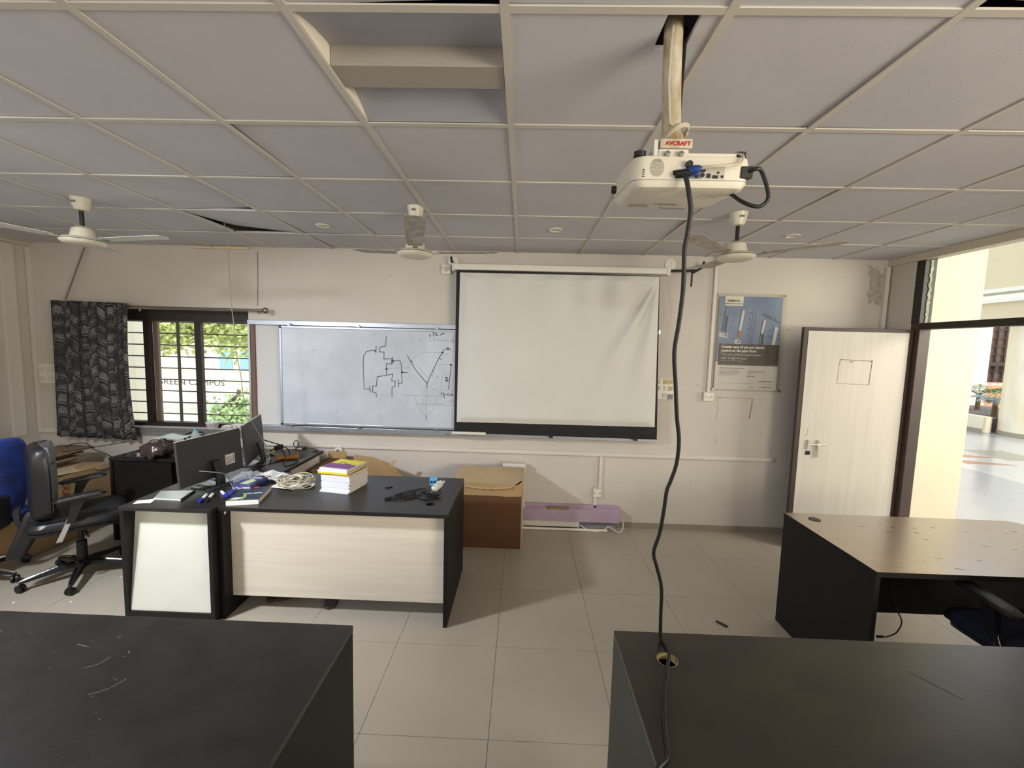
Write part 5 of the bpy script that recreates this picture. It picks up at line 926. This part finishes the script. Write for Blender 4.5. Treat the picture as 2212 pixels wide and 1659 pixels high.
lm = MB(); lm.box(.012, .058, -.1114, -.1106, .030, .036, mtb).box(.014, .058, -.1114, -.1106, .016, .025, mtb).box(-.02, .05, .06, .066, .0521, .0526, mtb).box(-.01, .055, .04, .046, .0521, .0526, mtb); o = build('box_lettering', lm, m_paper, bb_); o['kind'] = 'stuff'
build('box_picture', MB().add([mtb @ Vector((x, y, .0524)) for x, y in ((-.03, -.08), (.03, -.09), (.045, -.01), (.0, .03), (-.02, -.02))], [(0, 1, 2, 3, 4)]), M('pale_print_green', (190, 200, 160), .5), bb_)
# clear crumpled plastic bag
random.seed(5)
def crumple(cx, cy, cz, rx, ry, rz_, n1=16, n2=9, amp=.35, flat=True):
    ph = [random.uniform(0, 6.28) for _ in range(9)]
    def fn(u, v):
        th, p = 2 * math.pi * u, math.pi * (v * .98 + .01); d = Vector((math.cos(th) * math.sin(p), math.sin(th) * math.sin(p), math.cos(p)))
        k = 1 + amp * (abs(math.sin(3 * d.x * 2 + ph[0]) * math.sin(4 * d.y + ph[1])) - .4 + .5 * abs(math.sin(5 * d.z * 2 + ph[2] + 3 * d.x)) - .25 + .35 * math.sin(9 * d.x + 7 * d.y + ph[3]))
        q = Vector((cx + rx * d.x * k, cy + ry * d.y * k, cz + rz_ * d.z * k)); return (q.x, q.y, max(q.z, Z + .0005) if flat and q.y > 3.49 or cy < 3.4 else q.z - max(0, 3.49 - q.y) * 1.2)
    return MB().grid(fn, n1, n2)
single('clear_plastic_bag', crumple(-2.005, 2.99, .785, .085, .085, .045, 26, 14), glass('clear_film', (.97, .98, .985), rough=.1, body=.16, bodycol=(.86, .9, .95)), 'crumpled clear plastic bag beside the nearer monitor\'s stand', 'bag')
def sheet_(label, pts, z, m_=m_paper, nm='paper_sheet', curl=.006, g_='loose papers on the return desk'):
    a, b, c, d_ = [Vector((x, y, z)) for x, y in pts]
    return single(nm, MB().grid(lambda u, v: (a.lerp(b, u)).lerp(d_.lerp(c, u), v) + Vector((0, 0, curl * math.sin(2.6 * u + 1.7 * v) ** 2)), 8, 8), m_, label, 'paper', g_, solid=.0008)
sheet_('white paper sheet behind the clear bag, farthest of the loose papers', [(-2.07, 3.06), (-1.93, 3.00), (-1.84, 3.20), (-1.99, 3.27)], .757)
sheet_('white paper sheet hanging over onto the front desk behind the cable coil', [(-1.90, 3.03), (-1.74, 2.99), (-1.70, 3.13), (-1.86, 3.19)], .760, curl=.012)
sheet_('pale printed sheet under the beige cable coil', [(-1.80, 2.90), (-1.60, 2.86), (-1.56, 2.98), (-1.76, 3.02)], .753, curl=.003)
sheet_('crumpled white paper between the clear bag and the beige coil', [(-1.96, 3.08), (-1.84, 3.02), (-1.80, 3.10), (-1.93, 3.17)], .775, curl=.02)
sheet_('white paper slip poking out of the coil, nearest the notebooks', [(-1.60, 2.94), (-1.50, 2.93), (-1.49, 2.985), (-1.58, 3.0)], .758, curl=.012)
single('blue_leaflet', MB().add([(-2.04, 2.73, .7512), (-1.955, 2.70, .7512), (-1.97, 2.86, .760), (-2.02, 2.86, .7512), (-2.04, 2.73, .7506), (-1.955, 2.70, .7506), (-1.97, 2.86, .7594), (-2.02, 2.86, .7506)], [(0, 1, 2, 3), (4, 7, 6, 5), (0, 4, 5, 1), (1, 5, 6, 2), (2, 6, 7, 3), (3, 7, 4, 0)]), M('leaflet_blue', (52, 64, 128), .5), 'small blue leaflet sticking out in front of the dark blue box', 'leaflet')
cp = MB(); random.seed(9)
for k in range(7):
    r1, r2, ang, cx, cy = random.uniform(.10, .15), random.uniform(.08, .115), random.uniform(0, 3), -1.63 + random.uniform(-.03, .03), 2.955 + random.uniform(-.025, .025)
    cp.tube([(cx + r1 * math.cos(a) * math.cos(ang) - r2 * math.sin(a) * math.sin(ang), cy + r1 * math.cos(a) * math.sin(ang) + r2 * math.sin(a) * math.cos(ang), .7565 + .006 * k + .016 * (1 + math.sin(2 * a + k))) for a in [2 * math.pi * q / 30 for q in range(30)]], .0036, 7, closed=True)
cp.tube(smooth_path([(-1.93, 3.03, .815), (-1.87, 2.97, .815), (-1.78, 2.93, .80), (-1.70, 2.90, .78), (-1.60, 2.86, .775)]), .0036, 7).tube(smooth_path([(-1.70, 2.93, .80), (-1.66, 3.0, .815), (-1.60, 2.99, .80), (-1.60, 2.93, .79)]), .009, 8)
single('beige_cable_coil', cp, m_beige, 'tangled coil of beige cable on the front desk, left of the notebooks', 'cable', smooth=True)
def marker(label, p, q, cap, g_='whiteboard markers'):
    t = thing('whiteboard_marker', label, 'marker', (p[0], p[1], Z), 0, g_); P, Q_ = Vector((p[0], p[1], Z + .0095)), Vector((q[0], q[1], Z + .0095)); d = Q_ - P
    build('barrel', MB().tube([P + d * .38, Q_ - d * .02, Q_], [.0088, .0088, .007], 14), m_paper, t, smooth=True); build('cap', MB().tube([P, P + d * .05, P + d * .40], [.006, .0093, .0093], 14), cap, t, smooth=True)
m_mb_ = M('marker_blue', (34, 44, 170), .4)
marker('white marker with blue cap, leftmost of the three on the return desk', (-2.046, 2.565), (-2.100, 2.700), m_mb_); marker('white marker with black cap beside the leftmost blue one', (-2.017, 2.588), (-2.066, 2.712), m_dark); marker('white marker with blue cap lying alone near the desk joint', (-1.935, 2.668), (-2.045, 2.765), m_mb_)
tb = thing('closed_folder', 'thin grey folder with dark edges on the return desk\'s left corner', 'folder', (-2.32, 2.68, Z))
fp = [(-2.382, 2.610), (-2.196, 2.600), (-2.240, 2.765), (-2.445, 2.735)]
build('cover', MB().prism(fp, Z + .008, Z + .0098, lambda a, b, q: (a, b, q)), M('folder_grey', (150, 156, 144), .2, spec=.7), tb); build('pages', MB().prism([(a * .995 - .011, b * .995 + .0135) for a, b in fp], Z, Z + .008, lambda a, b, q: (a, b, q)), m_paper, tb); build('dark_edge', MB().prism([(-2.196, 2.600), (-2.190, 2.603), (-2.232, 2.772), (-2.240, 2.765)], Z, Z + .012, lambda a, b, q: (a, b, q)), m_dark, tb)
sheet_('small white card in the front left corner of the return desk', [(-2.44, 2.52), (-2.345, 2.545), (-2.375, 2.62), (-2.455, 2.57)], Z + .001, curl=.002, nm='paper_card')
# black cable, multiplug, blue socket box
cp = MB(); random.seed(4)
for k in range(4):
    cx, cy = -.64 + .01 * k, 2.815 + .008 * k; cp.tube([(cx + .072 * math.cos(a), cy + .042 * math.sin(a) + .01 * math.sin(2 * a + k), Z + .004 + .0055 * k) for a in [2 * math.pi * q / 24 for q in range(24)]], .0033, 6, closed=True)
for pts in ([(-.70, 2.80), (-.78, 2.76), (-.86, 2.74), (-.84, 2.82), (-.76, 2.84), (-.73, 2.90), (-.80, 2.88), (-.84, 2.80), (-.90, 2.74)], [(-.86, 2.83), (-.78, 2.90), (-.71, 2.965), (-.68, 2.97), (-.67, 2.90), (-.68, 2.84)], [(-.83, 2.78), (-.76, 2.80), (-.70, 2.83), (-.74, 2.77), (-.80, 2.79)]): cp.tube(smooth_path([(x, y, Z + .0045 + .004 * (i % 2)) for i, (x, y) in enumerate(pts)]), .0036, 6)
cp.tube([(-.90, 2.735, Z + .008), (-.865, 2.765, Z + .009)], .008, 8)
single('black_charger_cable', cp, m_rubber, 'bundle of thin black cable on the front desk\'s right side', 'cable', smooth=True)
bs = thing('blue_socket_box', 'small light blue box with two dark squares on the desk\'s far edge', 'box', (-.64, 3.07, Z))
build('shell', MB().box(-.668, -.612, 3.05, 3.085, Z, Z + .058), M('light_blue_plastic', (96, 176, 226), .4), bs, bevel=.002)
for x in (-.653, -.627): build('dark_window', bx(x - .008, x + .008, 3.0485, 3.0502, Z + .022, Z + .038), M('navy_plastic', (12, 16, 80), .4) if 'navy_plastic' not in bpy.data.materials else bpy.data.materials['navy_plastic'], bs)
mp = thing('multi_plug', 'white multi-way plug adaptor beside the small light blue box', 'plug', (-.585, 2.97, Z)); mtp = xf((-.592, 2.972, Z + .012), math.radians(-24), math.radians(14))
build('shell', MB().loft([[mtp @ Vector((a * k, b * k, z)) for a, b in rrect(.046, .105, .018, 4)] for k, z in ((.9, 0), (1, .008), (1, .026), (.85, .034))]), m_whiter, mp, smooth=True)
build('pins', MB().tube([mtp @ Vector((-.015, .05, .018)), mtp @ Vector((-.015, .075, .018))], .005, 8).tube([mtp @ Vector((.008, .05, .018)), mtp @ Vector((.008, .075, .018))], .005, 8).tube([mtp @ Vector((.018, .045, .018)), mtp @ Vector((.018, .07, .018))], .005, 8), m_whiter, mp, smooth=True)
build('socket_holes', MB().tube([mtp @ Vector((-.008, .0, .0335)), mtp @ Vector((-.008, .0, .0352))], .004, 8).tube([mtp @ Vector((.010, .008, .0335)), mtp @ Vector((.010, .008, .0352))], .004, 8).box(-.014, .010, -.032, -.028, .0325, .0345, mtp), m_dark, mp)
single('orange_tipped_connector', MB().tube([(-.612, 2.905, Z + .010), (-.622, 2.885, Z + .009)], .009, 10).tube([(-.622, 2.885, Z + .009), (-.612, 2.862, Z + .008)], [.007, .009], 10), M('orange_plastic', (232, 170, 80), .4), 'tiny orange and white connector in front of the multi-way plug', 'connector', smooth=True)
single('black_chip', MB().prism([(-.975, 2.965), (-.945, 2.975), (-.930, 2.995), (-.955, 2.985)], Z, Z + .008, lambda a, b, q: (a, b, q)), m_dark, 'tiny black scrap lying in the middle of the front desk', 'scrap')
# far end of the return desk
mto = xf((-2.134, 3.727, Z), math.radians(33)); ob = thing('wooden_box', 'flat orange wooden box with grey lid on the return desk\'s far end', 'box', (-2.134, 3.727, Z))
build('box_body', MB().box(-.092, .092, -.125, .125, 0, .030, mto), M('orange_wood', (206, 132, 46), .45, var=.2, scale=(30, 30, 6)), ob, bevel=.002); build('lid', MB().box(-.088, .088, -.121, .121, .0302, .034, mto), M('worn_grey_lid', (120, 106, 94), .6, var=.4, scale=40), ob, bevel=.001)
ad = thing('power_adapter', 'black power adapter with white sticker on the orange box', 'adapter', (-2.06, 3.84, .785)); mta = xf((-2.055, 3.835, .785), math.radians(10))
build('shell', MB().box(-.045, .045, -.025, .025, 0, .032, mta), m_dark, ad, bevel=.004); build('sticker', MB().box(-.032, .012, -.0262, -.0252, .008, .024, mta), m_paper, ad)
build('lead', MB().tube(smooth_path([mta @ Vector((-.044, 0, .018)), mta @ Vector((-.07, .0, .05)), mta @ Vector((-.055, .01, .085)), mta @ Vector((-.03, .01, .075)), mta @ Vector((-.03, .01, .034))]), .004, 7).tube(smooth_path([mta @ Vector((.044, 0, .016)), mta @ Vector((.09, .01, .008)), mta @ Vector((.14, .03, -.02)), mta @ Vector((.12, .05, -.033)), mta @ Vector((.08, .06, -.033))]), .004, 7), m_dark, ad, smooth=True)
single('black_plug_block', MB().tube([(-2.29, 3.80, .80), (-2.225, 3.83, .815)], .022, 12).tube(smooth_path([(-2.29, 3.80, .80), (-2.32, 3.79, .775), (-2.30, 3.75, .757), (-2.26, 3.72, .757)]), .006, 7), m_dark, 'black round plug propped left of the orange box', 'plug', smooth=True)
sheet_('yellowish crumpled paper between the farther monitor and the orange box', [(-2.34, 3.74), (-2.26, 3.72), (-2.24, 3.82), (-2.33, 3.84)], .753, M('yellow_paper', (206, 206, 120), .7), curl=.02)
# window desk pile
random.seed(14)
single('brown_plastic_bag', crumple(-3.19, 3.58, .825, .135, .125, .078, 40, 22, .13), M('brown_plastic', (62, 48, 44), .24, spec=.7, bump=.5, bscale=22), 'crumpled shiny brown plastic bag on the window desk', 'bag', smooth=True)
sheet_('pale folded paper pad on top of the brown bag', [(-3.27, 3.60), (-3.03, 3.58), (-3.02, 3.74), (-3.24, 3.78)], .905, M('pale_grey_pad', (196, 206, 200), .4), 'paper_pad', .012)
single('black_ring', MB().tube([(-3.07 + .085 * math.cos(a), 3.83 + .06 * math.sin(a), .90 + .012 * math.sin(a)) for a in [2 * math.pi * k / 28 for k in range(28)]], .007, 7, closed=True).tube([(-3.13, 3.79, .755), (-3.13, 3.79, .89)], .01, 6), m_dark, 'black ring-shaped object behind the pad on the window desk', 'ring', smooth=True)
bt = thing('water_bottle', 'clear plastic bottle with teal cap behind the nearer monitor', 'bottle', (-2.99, 3.74, Z))
build('bottle_body', MB().lathe([(.03, .7505), (.034, .756), (.034, .90), (.030, .93), (.014, .958), (.0125, .965)], xf((-2.99, 3.74, 0)), 24), glass('bottle_plastic', (.93, .97, .96), rough=.05, body=.32, bodycol=(.8, .9, .9)), bt, smooth=True)
build('cap', MB().lathe([(.0145, .962), (.0145, .978), (.013, .980), (0, .980)], xf((-2.99, 3.74, 0)), 20), M('teal_plastic', (70, 158, 160), .4), bt, smooth=True)
# sill
tb = thing('food_tub', 'white round tub with pink print on the window sill', 'tub', (-3.16, 4.182, .885))
build('tub_body', MB().lathe([(.046, .876), (.056, .932), (.058, .934)], xf((-3.16, 4.182, .009)), 24), m_whiter, tb, smooth=True); build('lid', MB().lathe([(.059, .933), (.0605, .938), (.0605, .944), (.056, .945), (0, .943)], xf((-3.16, 4.182, .009)), 24), m_paper, tb, smooth=True)
build('tub_print', MB().lathe([(.0505, .895), (.0545, .918)], xf((-3.16, 4.182, .009)), 10), M('pink_print', (206, 160, 164), .6), tb)
for x0, x1, z1, lb in ((-3.045, -2.955, .912, 'small pale carton next to the round tub on the sill'), (-2.95, -2.80, .928, 'white multi-socket strip at the right end of the sill')):
    t = thing('sill_box', lb, 'box', ((x0 + x1) / 2, 4.18, .885)); build('box_body', bx(x0, x1, 4.148, 4.225, .8847, z1 + .009), m_whiter, t, bevel=.003)
    for k in range(3): build('box_marking', bx(x0 + .012 + k * (x1 - x0) / 3.2, x0 + .024 + k * (x1 - x0) / 3.2, 4.1468, 4.1479, .897, z1 - .003), m_grey, t)
# hanging wires
single('hanging_wire', MB().tube(smooth_path([(-2.44, 3.43, 2.80), (-2.423, 3.42, 2.714), (-2.403, 3.42, 2.631), (-2.40, 3.42, 2.522), (-2.401, 3.43, 2.154), (-2.381, 3.43, 1.929), (-2.376, 3.44, 1.701), (-2.351, 3.45, 1.509), (-2.343, 3.46, 1.352), (-2.323, 3.47, 1.193), (-2.262, 3.415, 1.145), (-2.175, 3.40, 1.022), (-2.10, 3.38, .905), (-2.07, 3.36, .83), (-2.075, 3.33, .775), (-2.10, 3.30, .757)], 5), .0034, 7), M('grey_cream_wire', (150, 144, 128), .5), 'thin cream wire hanging from the ceiling gap past the window', 'cable', smooth=True)
# floor bits
for cx, cy, rz, lb in ((-1.60, 2.80, -1.15, 'dark sandal with a pale strap on the floor under the front desk'), (-1.29, 2.80, .2, 'second sandal, toe just showing under the front desk')):
    t = thing('sandal', lb, 'sandal', (cx, cy, 0)); A = xf((cx, cy, 0), rz)
    op = [(-.13, .035), (-.06, .045), (.04, .040), (.12, .038), (.14, 0), (.12, -.038), (.04, -.034), (-.06, -.042), (-.13, -.030), (-.145, 0)]
    build('sole', MB().prism(op, 0.001, .022, lambda a, b, q: A @ Vector((b, a, q))), m_brown, t, smooth=True)
    build('strap', MB().tube([A @ Vector((.045 * math.cos(a), .05 + .02 * math.cos(a), .018 + .05 * math.sin(a))) for a in [math.pi * k / 12 for k in range(13)]], .011, 8), M('pale_strap', (196, 190, 168), .7) if 'pale_strap' not in bpy.data.materials else bpy.data.materials['pale_strap'], t, smooth=True)
single('floor_pen', MB().tube([(-2.962, 2.926, .005), (-2.90, 3.005, .005)], .004, 8), m_paper, 'thin white pen on the floor left of the return desk', 'pen', smooth=True)
single('floor_scrap', MB().prism([(1.345, 2.70), (1.358, 2.705), (1.405, 2.655), (1.392, 2.645)], .0005, .010, lambda a, b, q: (a, b, q)), m_dark, 'small black scrap on the floor in front of the right desk', 'scrap')
for x, y, lb in ((-3.383, 2.597, 'tiny white paper bit on the floor, lower left'), (-3.024, 2.631, 'tiny white paper bit on the floor near the return desk')): single('paper_bit', bx(x, x + .014, y, y + .009, .0005, .004), m_paper, lb, 'paper')
